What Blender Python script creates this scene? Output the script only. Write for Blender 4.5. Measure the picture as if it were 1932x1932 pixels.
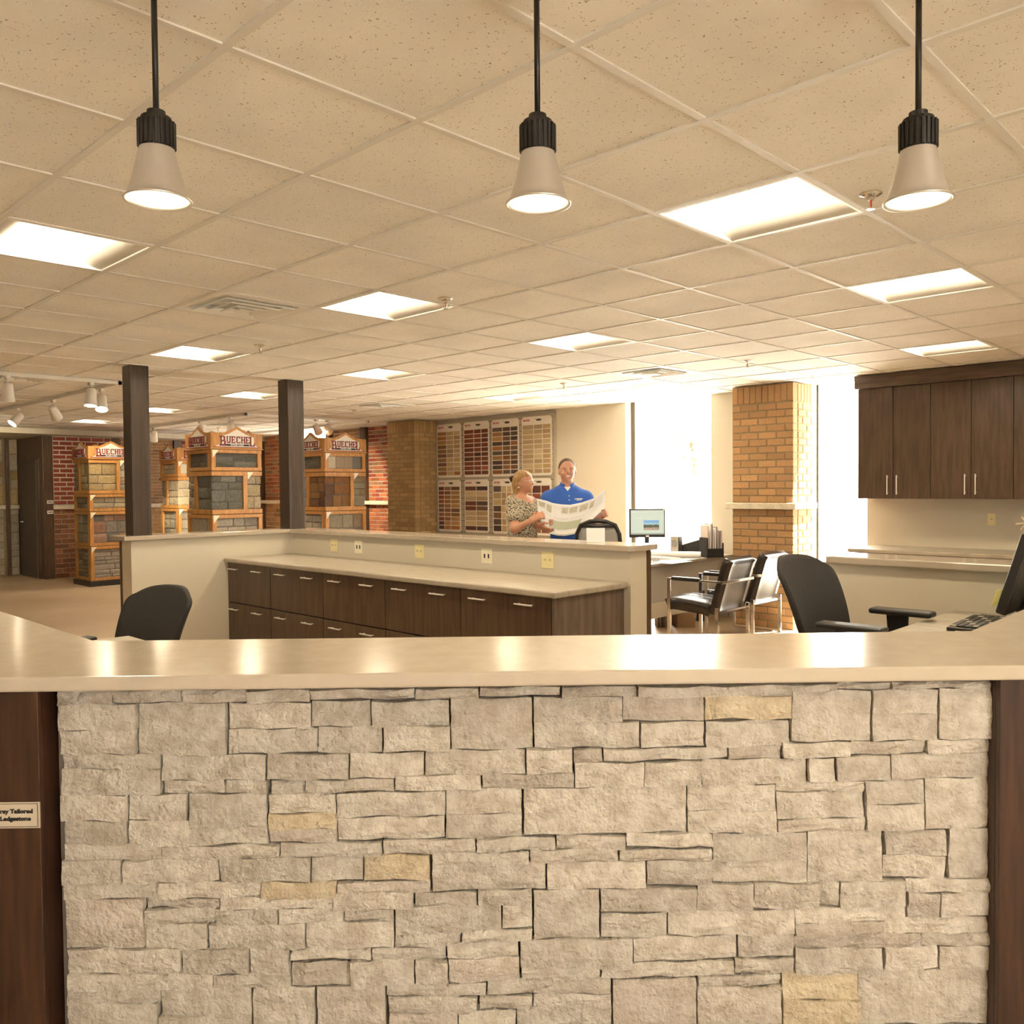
import bpy, bmesh, math, random
import numpy as np
from mathutils import Vector, Matrix, Euler

scene = bpy.context.scene
COL = scene.collection
for o in list(bpy.data.objects):
    bpy.data.objects.remove(o)

# ---------------------------------------------------------------- camera
CAMZ, CEIL = 1.53, 2.6247
TH, PITCH, ROLL = math.radians(44.2718), math.radians(-1.58426), math.radians(-0.52845)
FPX = 1608.53
def _cam_axes():
    cp, sp, cr, sr = math.cos(PITCH), math.sin(PITCH), math.cos(ROLL), math.sin(ROLL)
    x0 = np.array([1.0, 0, 0]); zc = np.array([0, -sp, cp]); fw = np.array([0, cp, sp])
    rt, up = cr * x0 + sr * zc, -sr * x0 + cr * zc
    M = np.array([[math.sin(TH), math.cos(TH), 0], [-math.cos(TH), math.sin(TH), 0], [0, 0, 1]])
    return M @ rt, M @ up, M @ fw
RT, UP, FW = _cam_axes()
cam_data = bpy.data.cameras.new('camera')
cam = bpy.data.objects.new('camera', cam_data); COL.objects.link(cam)
cam_data.sensor_width = 36.0; cam_data.sensor_fit = 'HORIZONTAL'
cam_data.lens = 36.0 * FPX / 1932.0
cam_data.clip_start = 0.05; cam_data.clip_end = 300
cam.matrix_world = Matrix(((RT[0], UP[0], -FW[0], 0), (RT[1], UP[1], -FW[1], 0), (RT[2], UP[2], -FW[2], CAMZ), (0, 0, 0, 1)))
scene.camera = cam
def in_view(p, margin=0):
    d = np.array(p, float) - np.array([0, 0, CAMZ]); w = d @ FW
    if w < 0.2: return None
    u, v = 966 + FPX * (d @ RT) / w, 966 - FPX * (d @ UP) / w
    if -margin < u < 1932 + margin and -margin < v < 1932 + margin: return w
    return None
def ray_to(u, v, n, c):
    """point where the sight line through a pixel of the photograph meets the plane n.p = c (used once, to read sizes)"""
    d = FW + RT * (u - 966) / FPX - UP * (v - 966) / FPX
    o = np.array([0, 0, CAMZ]); n = np.array(n, float)
    return o + d * ((c - n @ o) / (n @ d))

# ---------------------------------------------------------------- world, sun, exposure
world = bpy.data.worlds.new('sky'); scene.world = world; world.use_nodes = True
_bg = world.node_tree.nodes['Background']
_bg.inputs[0].default_value = (1.0, 0.94, 0.83, 1); _bg.inputs[1].default_value = 11.0
sun_d = bpy.data.lights.new('sun', 'SUN'); sun_d.energy = 26; sun_d.color = (1.0, 0.93, 0.8); sun_d.angle = math.radians(0.6)
sun = bpy.data.objects.new('sun', sun_d); COL.objects.link(sun)
sun.rotation_euler = Vector((-1.0, 0.55, -1.77)).to_track_quat('-Z', 'Y').to_euler(); sun.location = (20, -8, 30)
scene.view_settings.view_transform = 'Standard'; scene.view_settings.look = 'None'
scene.view_settings.gamma = 1.0; scene.view_settings.use_curve_mapping = False
scene.view_settings.exposure = 1.13
PANEL_E, PANEL_C = 22.0, (1.0, 0.84, 0.60)
LAMP_C = (1.0, 0.80, 0.50)

# ---------------------------------------------------------------- helpers
rnd = random.Random(7)
def prop(o, label=None, cat=None, group=None, kind=None):
    if label: o['label'] = label
    if cat: o['category'] = cat
    if group: o['group'] = group
    if kind: o['kind'] = kind
    return o
def thing(name, label, cat, loc=(0, 0, 0), rotz=0.0, group=None):
    o = bpy.data.objects.new(name, None); COL.objects.link(o)
    o.empty_display_size = 0.1; o.location = loc; o.rotation_euler = (0, 0, rotz)
    return prop(o, label, cat, group)

class MB:
    def __init__(s): s.v = []; s.f = []
    def add(s, v, f):
        n = len(s.v); s.v += [tuple(map(float, p)) for p in v]; s.f += [tuple(i + n for i in q) for q in f]; return s
    def box(s, x0, x1, y0, y1, z0, z1):
        x0, x1 = min(x0, x1), max(x0, x1); y0, y1 = min(y0, y1), max(y0, y1); z0, z1 = min(z0, z1), max(z0, z1)
        return s.add([(x0,y0,z0),(x1,y0,z0),(x1,y1,z0),(x0,y1,z0),(x0,y0,z1),(x1,y0,z1),(x1,y1,z1),(x0,y1,z1)],
              [(0,3,2,1),(4,5,6,7),(0,1,5,4),(1,2,6,5),(2,3,7,6),(3,0,4,7)])
    def prism(s, poly, z0, z1):
        n = len(poly); a = sum(poly[i][0]*poly[(i+1)%n][1]-poly[(i+1)%n][0]*poly[i][1] for i in range(n))
        if a < 0: poly = poly[::-1]
        v = [(p[0],p[1],z0) for p in poly] + [(p[0],p[1],z1) for p in poly]
        f = [tuple(range(n-1,-1,-1)), tuple(range(n,2*n))] + [(i,(i+1)%n,n+(i+1)%n,n+i) for i in range(n)]
        return s.add(v, f)
    def lathe(s, c, prof, n=24, axis=(0,0,1), cap=False):
        """prof: (radius, height along axis)"""
        ax = Vector(axis).normalized(); q = Vector((0,0,1)).rotation_difference(ax); c = Vector(c); v = []; f = []
        for r, h in prof:
            for k in range(n):
                t = 2*math.pi*k/n; v.append(c + q @ Vector((r*math.cos(t), r*math.sin(t), h)))
        for i in range(len(prof)-1):
            for k in range(n): f.append((i*n+k, i*n+(k+1)%n, (i+1)*n+(k+1)%n, (i+1)*n+k))
        if cap:
            f.append(tuple(range(n-1,-1,-1))); m = (len(prof)-1)*n; f.append(tuple(range(m, m+n)))
        return s.add(v, f)
    def cyl(s, a, b, r, r2=None, n=14):
        a, b = Vector(a), Vector(b); return s.lathe(a, [(r,0),(r if r2 is None else r2,(b-a).length)], n, b-a, True)
    def tube(s, pts, r, n=8, closed=False):
        pts = [Vector(p) for p in pts]; m = len(pts); v = []; f = []; up = None
        for i, p in enumerate(pts):
            if closed: d = (pts[(i+1)%m]-pts[i-1])
            else: d = pts[min(i+1,m-1)]-pts[max(i-1,0)]
            d.normalize()
            if up is None or abs(up.dot(d)) > .98: up = Vector((0,0,1)) if abs(d.z) < .9 else Vector((1,0,0))
            e1 = up.cross(d).normalized(); e2 = d.cross(e1); up = e2
            rr = r[i] if isinstance(r, (list, tuple)) else r
            for k in range(n):
                t = 2*math.pi*k/n; v.append(p + e1*math.cos(t)*rr + e2*math.sin(t)*rr)
        for i in range(m if closed else m-1):
            j = (i+1) % m
            for k in range(n): f.append((i*n+k, i*n+(k+1)%n, j*n+(k+1)%n, j*n+k))
        if not closed: f.append(tuple(range(n-1,-1,-1))); f.append(tuple(range((m-1)*n, m*n)))
        return s.add(v, f)
    def ball(s, c, r, n=12, m=8):
        rx, ry, rz = (r, r, r) if isinstance(r, (int, float)) else r; v = [(c[0],c[1],c[2]-rz)]; f = []
        for i in range(1, m):
            a = -math.pi/2 + math.pi*i/m
            for k in range(n):
                t = 2*math.pi*k/n; v.append((c[0]+rx*math.cos(a)*math.cos(t), c[1]+ry*math.cos(a)*math.sin(t), c[2]+rz*math.sin(a)))
        v.append((c[0],c[1],c[2]+rz)); L = len(v)-1
        for k in range(n): f.append((0, 1+(k+1)%n, 1+k)); f.append((L, L-n+k, L-n+(k+1)%n))
        for i in range(m-2):
            for k in range(n): f.append((1+i*n+k, 1+i*n+(k+1)%n, 1+(i+1)*n+(k+1)%n, 1+(i+1)*n+k))
        return s.add(v, f)
    def grid(s, fn, nu, nv, thick=None, dirn=None):
        """surface fn(u,v)->point; with thick a second skin is offset along the normal and the rim closed"""
        P = [[Vector(fn(i/nu, j/nv)) for j in range(nv+1)] for i in range(nu+1)]; W = nv+1
        v = [P[i][j] for i in range(nu+1) for j in range(W)]; f = [(i*W+j,(i+1)*W+j,(i+1)*W+j+1,i*W+j+1) for i in range(nu) for j in range(nv)]
        if thick:
            N = []
            for i in range(nu+1):
                for j in range(W):
                    a = P[min(i+1,nu)][j]-P[max(i-1,0)][j]; b = P[i][min(j+1,nv)]-P[i][max(j-1,0)]
                    N.append(Vector(dirn) if dirn else a.cross(b).normalized())
            n0 = len(v)
            t = thick if callable(thick) else (lambda u, w: thick)
            v += [v[k]-N[k]*t((k//W)/nu, (k%W)/nv) for k in range(n0)]
            f += [tuple(n0+q for q in reversed(g)) for g in f]
            rim = [i*W for i in range(nu+1)] + [nu*W+j for j in range(1,W)] + [i*W+nv for i in range(nu-1,-1,-1)] + [j for j in range(nv-1,0,-1)]
            for a, b in zip(rim, rim[1:]+rim[:1]): f.append((b, a, a+n0, b+n0))
        return s.add(v, f)
    def build(s, name, mat, parent=None, smooth=False, bevel=0, seg=2, recenter=True, color=None, world=False):
        me = bpy.data.meshes.new(name); v = s.v
        loc = Vector((0,0,0))
        if parent is None and recenter:
            a = np.array(v); loc = Vector(((a[:,0].min()+a[:,0].max())/2, (a[:,1].min()+a[:,1].max())/2, a[:,2].min()))
            v = [(p[0]-loc.x, p[1]-loc.y, p[2]-loc.z) for p in v]
        if parent is not None and world:      # coordinates given in the room: bring them to the parent
            inv = root_matrix(parent).inverted(); v = [tuple(inv @ Vector(p)) for p in v]
        me.from_pydata(v, [], s.f); me.update()
        if smooth: me.polygons.foreach_set('use_smooth', [True]*len(me.polygons))
        if mat: me.materials.append(MAT[mat] if isinstance(mat, str) else mat)
        o = bpy.data.objects.new(name, me); COL.objects.link(o); o.location = loc
        if parent is not None: o.parent = parent
        if bevel:
            b = o.modifiers.new('edge', 'BEVEL'); b.width = bevel; b.segments = seg; b.limit_method = 'ANGLE'; b.angle_limit = math.radians(40)
        if color: o.color = (*color, 1)
        return o
def root_matrix(o):
    m = Matrix.LocRotScale(o.location, o.rotation_euler, o.scale)
    return root_matrix(o.parent) @ m if o.parent else m
def bx(name, b, mat, parent=None, bevel=0, world=False, **k):
    return MB().box(*b).build(name, mat, parent, bevel=bevel, world=world, **k)
def copy_tree(o, parent=None):
    c = o.copy(); COL.objects.link(c)
    if parent is not None: c.parent = parent
    for ch in list(o.children): copy_tree(ch, c)
    return c
def share(o, mesh_from=None, **kw):
    c = o.copy(); COL.objects.link(c)
    for k, v in kw.items(): setattr(c, k, v)
    return c
def text_mesh(body, size, depth=0.0005, bold=0.0, align='CENTER'):
    cu = bpy.data.curves.new('lettering', 'FONT'); cu.body = body; cu.size = size; cu.extrude = depth; cu.offset = bold
    cu.align_x = align; cu.align_y = 'CENTER'; cu.resolution_u = 2
    ob = bpy.data.objects.new('lettering', cu); COL.objects.link(ob)
    me = bpy.data.meshes.new_from_object(ob)
    bpy.data.objects.remove(ob); bpy.data.curves.remove(cu)
    return me
def text(name, body, size, mat, parent, M, depth=0.0005, bold=0.0, sx=1.0):
    me = text_mesh(body, size, depth, bold); me.name = name
    me.transform(Matrix.Diagonal((sx,1,1,1))); me.transform(M)
    me.materials.clear(); me.materials.append(MAT[mat])
    o = bpy.data.objects.new(name, me); COL.objects.link(o); o.parent = parent
    return o
def frame_M(origin, right, up):
    r, u = Vector(right).normalized(), Vector(up).normalized(); n = r.cross(u)
    return Matrix(((r.x,u.x,n.x,origin[0]),(r.y,u.y,n.y,origin[1]),(r.z,u.z,n.z,origin[2]),(0,0,0,1)))

# ---------------------------------------------------------------- materials
MAT = {}
def mat(name, color, rough=0.5, metal=0.0, vary=0.0, scale=8.0, stretch=(1,1,1), bump=0.0, bscale=None, color2=None, objvar=0.0,
        usecolor=False, emit=None, spec=0.5, coat=0.0, detail=4.0, coord='Object', contrast=(0.35, 0.65)):
    m = bpy.data.materials.new(name); m.use_nodes = True; nt = m.node_tree; N = nt.nodes; Lk = nt.links
    b = N['Principled BSDF']; b.inputs['Roughness'].default_value = rough; b.inputs['Metallic'].default_value = metal
    b.inputs['Specular IOR Level'].default_value = spec
    if coat: b.inputs['Coat Weight'].default_value = coat; b.inputs['Coat Roughness'].default_value = 0.08
    b.inputs['Base Color'].default_value = (*color, 1)
    src = None
    tc = N.new('ShaderNodeTexCoord'); mp = N.new('ShaderNodeMapping'); Lk.new(tc.outputs[coord], mp.inputs[0]); mp.inputs['Scale'].default_value = stretch
    oi = N.new('ShaderNodeObjectInfo')
    if usecolor: src = oi.outputs['Color']
    if vary or color2:
        nz = N.new('ShaderNodeTexNoise'); nz.inputs['Scale'].default_value = scale; nz.inputs['Detail'].default_value = detail
        add = N.new('ShaderNodeVectorMath'); add.operation = 'ADD'; Lk.new(mp.outputs[0], add.inputs[0])
        mul = N.new('ShaderNodeMath'); mul.operation = 'MULTIPLY'; mul.inputs[1].default_value = 37.0; Lk.new(oi.outputs['Random'], mul.inputs[0]); Lk.new(mul.outputs[0], add.inputs[1])
        Lk.new(add.outputs[0], nz.inputs['Vector'])
        rp = N.new('ShaderNodeValToRGB'); rp.color_ramp.elements[0].position = contrast[0]; rp.color_ramp.elements[1].position = contrast[1]
        c2 = color2 if color2 else tuple(c*(1-vary) for c in color)
        rp.color_ramp.elements[0].color = (*c2, 1); rp.color_ramp.elements[1].color = (*color, 1)
        Lk.new(nz.outputs['Fac'], rp.inputs[0])
        if usecolor:
            mx = N.new('ShaderNodeMix'); mx.data_type = 'RGBA'; mx.blend_type = 'MULTIPLY'; mx.inputs[0].default_value = 1.0
            Lk.new(src, mx.inputs[6]); Lk.new(rp.outputs[0], mx.inputs[7]); src = mx.outputs[2]
        else: src = rp.outputs[0]
    if objvar:
        hs = N.new('ShaderNodeHueSaturation'); mr = N.new('ShaderNodeMapRange'); mr.inputs['To Min'].default_value = 1-objvar; mr.inputs['To Max'].default_value = 1+objvar
        Lk.new(oi.outputs['Random'], mr.inputs[0]); Lk.new(mr.outputs[0], hs.inputs['Value'])
        if src: Lk.new(src, hs.inputs['Color'])
        else: hs.inputs['Color'].default_value = (*color, 1)
        src = hs.outputs[0]
    if src: Lk.new(src, b.inputs['Base Color'])
    if bump:
        n2 = N.new('ShaderNodeTexNoise'); n2.inputs['Scale'].default_value = bscale or scale*3; n2.inputs['Detail'].default_value = 6
        Lk.new(mp.outputs[0], n2.inputs['Vector']); bp = N.new('ShaderNodeBump'); bp.inputs['Strength'].default_value = bump; bp.inputs['Distance'].default_value = 0.02
        Lk.new(n2.outputs['Fac'], bp.inputs['Height']); Lk.new(bp.outputs[0], b.inputs['Normal'])
    if emit:
        b.inputs['Emission Color'].default_value = (*emit[0], 1); b.inputs['Emission Strength'].default_value = emit[1]
    MAT[name] = m; return m

mat('tile', (0.90,0.875,0.82), 0.9, vary=0.10, scale=2.0, bump=0.15, bscale=120)
mat('tee', (0.75,0.73,0.68), 0.55)
mat('paint', (0.62,0.565,0.455), 0.75, vary=0.02, scale=1.5)
mat('paint_shell', (0.76,0.70,0.58), 0.8)
mat('floor', (0.55,0.42,0.28), 0.45, color2=(0.42,0.30,0.185), scale=0.9, bump=0.03, bscale=30, contrast=(0.3,0.7))
mat('quartz', (0.61,0.535,0.43), 0.16, vary=0.10, scale=14, contrast=(0.3,0.75))
mat('ledge_quartz', (0.50,0.43,0.34), 0.14, vary=0.10, scale=14, contrast=(0.3,0.75))
mat('laminate', (0.42,0.37,0.29), 0.35, vary=0.18, scale=7, stretch=(4,1,1))
mat('darkwood', (0.105,0.062,0.036), 0.36, color2=(0.062,0.036,0.021), scale=5, stretch=(6,6,0.6), detail=6)
mat('darkwood_h', (0.12,0.075,0.045), 0.36, color2=(0.07,0.042,0.026), scale=5, stretch=(6,0.6,6), detail=6)
mat('endpanel', (0.18,0.13,0.10), 0.3, color2=(0.11,0.078,0.058), scale=4, stretch=(6,6,0.6), detail=6)
mat('greywood', (0.072,0.050,0.036), 0.36, color2=(0.045,0.031,0.022), scale=5, stretch=(6,6,0.5), detail=6)
mat('redwood', (0.070,0.030,0.016), 0.36, color2=(0.034,0.015,0.008), scale=5, stretch=(9,9,0.7), detail=6)
mat('oak', (0.60,0.31,0.095), 0.42, color2=(0.44,0.205,0.055), scale=6, stretch=(5,5,1.0), detail=5)
mat('gap', (0.012,0.010,0.008), 0.8)
mat('steel', (0.82,0.80,0.76), 0.4, 0.5)
mat('chrome', (0.80,0.78,0.75), 0.12, 1.0)
mat('alu', (0.74,0.72,0.70), 0.33, 0.85)
mat('blackmetal', (0.022,0.020,0.018), 0.45, 0.3)
mat('blackplastic', (0.018,0.017,0.016), 0.42)
mat('fabric_black', (0.030,0.026,0.023), 0.85, vary=0.25, scale=140, bump=0.25, bscale=300)
mat('leather', (0.028,0.022,0.018), 0.28, vary=0.15, scale=20, bump=0.08, bscale=90)
mat('white_plastic', (0.80,0.77,0.70), 0.4)
mat('ivory', (0.80,0.71,0.40), 0.4)
mat('ivory_light', (0.86,0.80,0.62), 0.4)
mat('whitemetal', (0.88,0.87,0.83), 0.4)
mat('cove', (0.62,0.60,0.56), 0.5)
mat('lens', (1,1,1), 0.5, emit=(PANEL_C, PANEL_E))
mat('bulb', (1,1,1), 0.5, emit=(LAMP_C, 14.0))
mat('spot_face', (1,1,1), 0.5, emit=((1.0,0.86,0.62), 40.0))
mat('ledgestone', (0.65,0.605,0.53), 0.85, color2=(0.48,0.425,0.35), scale=22, bump=0.75, bscale=70, objvar=0.12, detail=12, contrast=(0.34,0.62))
mat('ledgestone_gold', (0.67,0.58,0.42), 0.85, color2=(0.55,0.455,0.31), scale=22, bump=0.75, bscale=70, objvar=0.08, detail=12, contrast=(0.36,0.62))
mat('ledgestone_grey', (0.60,0.545,0.475), 0.85, color2=(0.47,0.41,0.335), scale=22, bump=0.75, bscale=70, objvar=0.08, detail=12, contrast=(0.36,0.62))
mat('mortar_dark', (0.20,0.17,0.14), 0.95)
mat('brick_tan', (0.56,0.335,0.145), 0.85, color2=(0.36,0.18,0.075), scale=22, bump=0.5, bscale=40, objvar=0.16, detail=6, contrast=(0.3,0.6))
mat('brick_olive', (0.50,0.33,0.155), 0.85, color2=(0.34,0.21,0.09), scale=14, bump=0.5, bscale=40, objvar=0.18, detail=6, contrast=(0.3,0.6))
mat('brick_red', (0.34,0.075,0.045), 0.85, color2=(0.22,0.045,0.03), scale=12, bump=0.4, bscale=40, objvar=0.15)
mat('brick_orange', (0.50,0.16,0.06), 0.85, color2=(0.34,0.11,0.05), scale=10, bump=0.4, bscale=40, objvar=0.25)
mat('brick_mixed', (0.42,0.20,0.10), 0.85, color2=(0.22,0.13,0.08), scale=3, bump=0.4, bscale=40, objvar=0.35)
mat('brick_brown', (0.42,0.24,0.11), 0.85, color2=(0.30,0.16,0.07), scale=10, bump=0.4, bscale=40, objvar=0.30)
mat('brick_old', (0.40,0.15,0.07), 0.85, color2=(0.20,0.09,0.05), scale=5, bump=0.6, bscale=30, objvar=0.35)
mat('mortar', (0.55,0.48,0.36), 0.95, vary=0.15, scale=20)
mat('mortar_pale', (0.66,0.58,0.47), 0.95, vary=0.15, scale=20)
mat('mortar_brown', (0.36,0.27,0.15), 0.95, vary=0.2, scale=20)
mat('limestone', (0.74,0.65,0.49), 0.8, vary=0.2, scale=14, bump=0.5, bscale=30)
mat('stone_any', (1,1,1), 0.85, vary=0.35, scale=9, bump=0.9, bscale=22, usecolor=True, detail=7)
mat('sample_any', (1,1,1), 0.75, vary=0.15, scale=20, usecolor=True)
mat('board_white', (0.80,0.76,0.68), 0.5)
mat('slatwall', (0.42,0.37,0.29), 0.55)
mat('logo_red', (0.45,0.03,0.04), 0.5)
mat('logo_dark', (0.08,0.07,0.06), 0.6)
mat('sign_maroon', (0.27,0.025,0.03), 0.45)
mat('sign_white', (0.85,0.82,0.76), 0.5)
mat('sign_black', (0.02,0.02,0.02), 0.5)
mat('paper', (0.86,0.86,0.86), 0.7)
mat('paper_green', (0.50,0.55,0.42), 0.7)
mat('paper_tan', (0.50,0.46,0.38), 0.7, color2=(0.62,0.60,0.45), scale=30)
mat('paper_line', (0.62,0.62,0.66), 0.7)
mat('skin_man', (0.62,0.33,0.22), 0.5, vary=0.06, scale=12)
mat('skin_woman', (0.56,0.28,0.17), 0.5, vary=0.06, scale=12)
mat('hair_brown', (0.10,0.055,0.03), 0.6, vary=0.3, scale=60)
mat('hair_blond', (0.46,0.28,0.10), 0.45, color2=(0.24,0.13,0.05), scale=30, stretch=(3,3,0.6))
mat('polo', (0.03,0.13,0.55), 0.75, vary=0.12, scale=10)
mat('white_cloth', (0.85,0.83,0.80), 0.8)
mat('denim', (0.03,0.05,0.11), 0.85, vary=0.25, scale=40)
mat('belt', (0.03,0.017,0.01), 0.45)
mat('eye_white', (0.85,0.83,0.80), 0.3)
mat('eye_dark', (0.02,0.015,0.012), 0.3)
mat('lip', (0.42,0.13,0.10), 0.5)
mat('teeth', (0.9,0.88,0.84), 0.3)
mat('blouse', (0.52,0.46,0.34), 0.85, color2=(0.06,0.05,0.04), scale=75, detail=2, contrast=(0.42,0.50))
mat('mesh_grey', (0.30,0.29,0.27), 0.8)
mat('screen', (0.30,0.36,0.33), 0.3, emit=((0.62,0.76,0.68), 0.22))
mat('cardboard', (0.36,0.22,0.12), 0.85)
mat('magazine', (1,1,1), 0.5, usecolor=True)
mat('note_yellow', (0.75,0.68,0.22), 0.7)
mat('purple', (0.10,0.03,0.16), 0.4)
mat('raffia', (0.60,0.50,0.34), 0.9)
mat('desk_front', (0.42,0.39,0.34), 0.5)
mat('door_paint', (0.085,0.070,0.055), 0.5)
mat('signplate', (0.62,0.54,0.42), 0.5)
mat('bronze', (0.10,0.08,0.065), 0.4, 0.4)
mat('pavement', (0.62,0.60,0.56), 0.9)
mat('leaf', (0.34,0.38,0.28), 0.8, vary=0.2, scale=6)
mat('bark', (0.16,0.11,0.07), 0.9)
mat('redglass', (0.5,0.03,0.02), 0.2)
# speckles on the mineral-fibre tiles
def _tile_specks():
    m = MAT['tile']; nt = m.node_tree; N, L = nt.nodes, nt.links; b = N['Principled BSDF']
    tc = N.new('ShaderNodeTexCoord'); vo = N.new('ShaderNodeTexVoronoi'); vo.inputs['Scale'].default_value = 95
    nz = N.new('ShaderNodeTexNoise'); nz.inputs['Scale'].default_value = 60; L.new(tc.outputs['Object'], nz.inputs['Vector'])
    ad = N.new('ShaderNodeMixRGB'); ad.inputs[0].default_value = 0.02; L.new(tc.outputs['Object'], ad.inputs[1]); L.new(nz.outputs['Color'], ad.inputs[2]); L.new(ad.outputs[0], vo.inputs['Vector'])
    n2 = N.new('ShaderNodeTexNoise'); n2.inputs['Scale'].default_value = 40; L.new(tc.outputs['Object'], n2.inputs['Vector'])
    lt = N.new('ShaderNodeMath'); lt.operation = 'LESS_THAN'; lt.inputs[1].default_value = 0.21; L.new(vo.outputs['Distance'], lt.inputs[0])
    gt = N.new('ShaderNodeMath'); gt.operation = 'GREATER_THAN'; gt.inputs[1].default_value = 0.53; L.new(n2.outputs['Fac'], gt.inputs[0])
    ml = N.new('ShaderNodeMath'); ml.operation = 'MULTIPLY'; L.new(lt.outputs[0], ml.inputs[0]); L.new(gt.outputs[0], ml.inputs[1])
    old = b.inputs['Base Color'].links[0].from_socket
    mx = N.new('ShaderNodeMixRGB'); L.new(ml.outputs[0], mx.inputs[0]); L.new(old, mx.inputs[1]); mx.inputs[2].default_value = (0.36,0.29,0.21,1); L.new(mx.outputs[0], b.inputs['Base Color'])
_tile_specks()
def _glass():
    m = bpy.data.materials.new('glass'); m.use_nodes = True; N, L = m.node_tree.nodes, m.node_tree.links
    N.remove(N['Principled BSDF']); t = N.new('ShaderNodeBsdfTransparent'); g = N.new('ShaderNodeBsdfGlossy'); g.inputs['Roughness'].default_value = 0.02
    mx = N.new('ShaderNodeMixShader'); mx.inputs[0].default_value = 0.05; L.new(t.outputs[0], mx.inputs[1]); L.new(g.outputs[0], mx.inputs[2]); L.new(mx.outputs[0], N['Material Output'].inputs[0]); MAT['glass'] = m
_glass()
def _picture():
    m = mat('screen_photo', (0.2,0.2,0.2), 0.3); N, L = m.node_tree.nodes, m.node_tree.links; b = N['Principled BSDF']
    tc = N.new('ShaderNodeTexCoord'); sp = N.new('ShaderNodeSeparateXYZ'); L.new(tc.outputs['Generated'], sp.inputs[0])
    nz = N.new('ShaderNodeTexNoise'); nz.inputs['Scale'].default_value = 9; L.new(tc.outputs['Generated'], nz.inputs['Vector'])
    ad = N.new('ShaderNodeMath'); ad.operation = 'MULTIPLY_ADD'; ad.inputs[1].default_value = 0.5; L.new(nz.outputs['Fac'], ad.inputs[0]); L.new(sp.outputs['Z'], ad.inputs[2])
    r = N.new('ShaderNodeValToRGB'); L.new(ad.outputs[0], r.inputs[0]); e = r.color_ramp.elements
    e[0].position = 0.0; e[0].color = (0.20,0.11,0.07,1); e[1].position = 1.2 if False else 1.0; e[1].color = (0.12,0.28,0.50,1)
    for p, c in ((0.45,(0.30,0.24,0.20,1)),(0.55,(0.04,0.05,0.03,1)),(0.78,(0.07,0.09,0.06,1)),(0.85,(0.30,0.42,0.52,1))):
        q = e.new(p); q.color = c
    L.new(r.outputs[0], b.inputs['Base Color']); L.new(r.outputs[0], b.inputs['Emission Color']); b.inputs['Emission Strength'].default_value = 0.3
_picture()

# ================================================================ STRUCTURE
T = 0.6096
GX, GY = 1.6519, 1.38398           # ceiling grid origin
XW = 8.967                         # window wall, inner face
YN, YN2 = 16.45, 17.85             # far walls
XA = 5.0                           # corner of the alcove
XS, YS = GX - 10*T, GY - 9*T       # walls behind and beside the camera
TOPZ = CEIL + 0.25

prop(MB().box(XS-0.2, XW+0.25, YS-0.2, YN2+0.2, -0.12, 0).build('floor', 'floor'), kind='structure')
# outside
prop(MB().box(-60, 80, -60, 80, -0.3, -0.13).build('ground', 'pavement'), 'pale sunlit pavement outside the windows', 'ground', kind='structure')

# window wall with three openings
W = {1: (5.41, 6.67, 0.10), 2: (3.56, 4.16, 0.10), 3: (13.47, 14.30, 0.90)}
WT = CEIL + 0.13      # heads of the openings, above the hung ceiling
m = MB(); ys = YS
for k in (2, 1, 3):
    a, b, s = W[k]
    m.box(XW, XW+0.25, ys, a, 0, TOPZ); m.box(XW, XW+0.25, a, b, -0.05, s); m.box(XW, XW+0.25, a, b, WT, TOPZ); ys = b
m.box(XW, XW+0.25, ys, YN2+0.2, 0, TOPZ)
prop(m.build('wall_east', 'paint'), kind='structure')
prop(MB().box(XA, XW+0.25, YN, YN+0.2, 0, TOPZ).box(XS-0.2, XA, YN2, YN2+0.2, 0, TOPZ).build('wall_north', 'paint_shell'), kind='structure')
prop(MB().box(XA-0.004, XA+0.15, YN-0.001, YN2, 0, TOPZ).build('wall_alcove', 'darkwood'), kind='structure')
# added, unseen window behind the visitor, for daylight on the stone front
WA, WB = -2.5, 0.8
prop(MB().box(XS-0.2, XS, YS-0.2, YN2+0.2, 0, TOPZ).build('wall_west', 'paint_shell'), kind='structure')
prop(MB().box(XS, WA, YS-0.2, YS, 0, TOPZ).box(WB, XW+0.25, YS-0.2, YS, 0, TOPZ).box(WA, WB, YS-0.2, YS, 0, 1.0).box(WA, WB, YS-0.2, YS, 2.2, TOPZ).build('wall_south', 'paint_shell'), kind='structure')
for k, rz in ((4, 1),):  # frame and panes of the added rear window
    m = MB(); A, B, z0, z1 = WA, WB, 1.0, 2.2
    q = (lambda a, b, c, d: m.box(XS-0.12, XS-0.06, a, b, c, d)) if rz == 0 else (lambda a, b, c, d: m.box(a, b, YS-0.12, YS-0.06, c, d))
    for i in range(3): y = A+(B-A)*i/2; q(max(A, y-0.03), min(B, y+0.03), z0, z1)
    q(A, B, z0, z0+0.05); q(A, B, z1-0.05, z1)
    f = prop(m.build('window_%d' % k, 'bronze'), kind='structure'); L = f.location
    for i in range(2):
        a, b = A+(B-A)*i/2+0.031, A+(B-A)*(i+1)/2-0.031
        (MB().box(XS-0.094-L.x, XS-0.086-L.x, a-L.y, b-L.y, 0.05, z1-z0-0.05) if rz == 0 else MB().box(a-L.x, b-L.x, YS-0.094-L.y, YS-0.086-L.y, 0.05, z1-z0-0.05)).build('pane', 'glass', f)
prop(MB().box(XS, XW, 15.92, YN2, 2.535, CEIL+0.004).build('trim_soffit', 'paint'), kind='structure')

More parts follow.
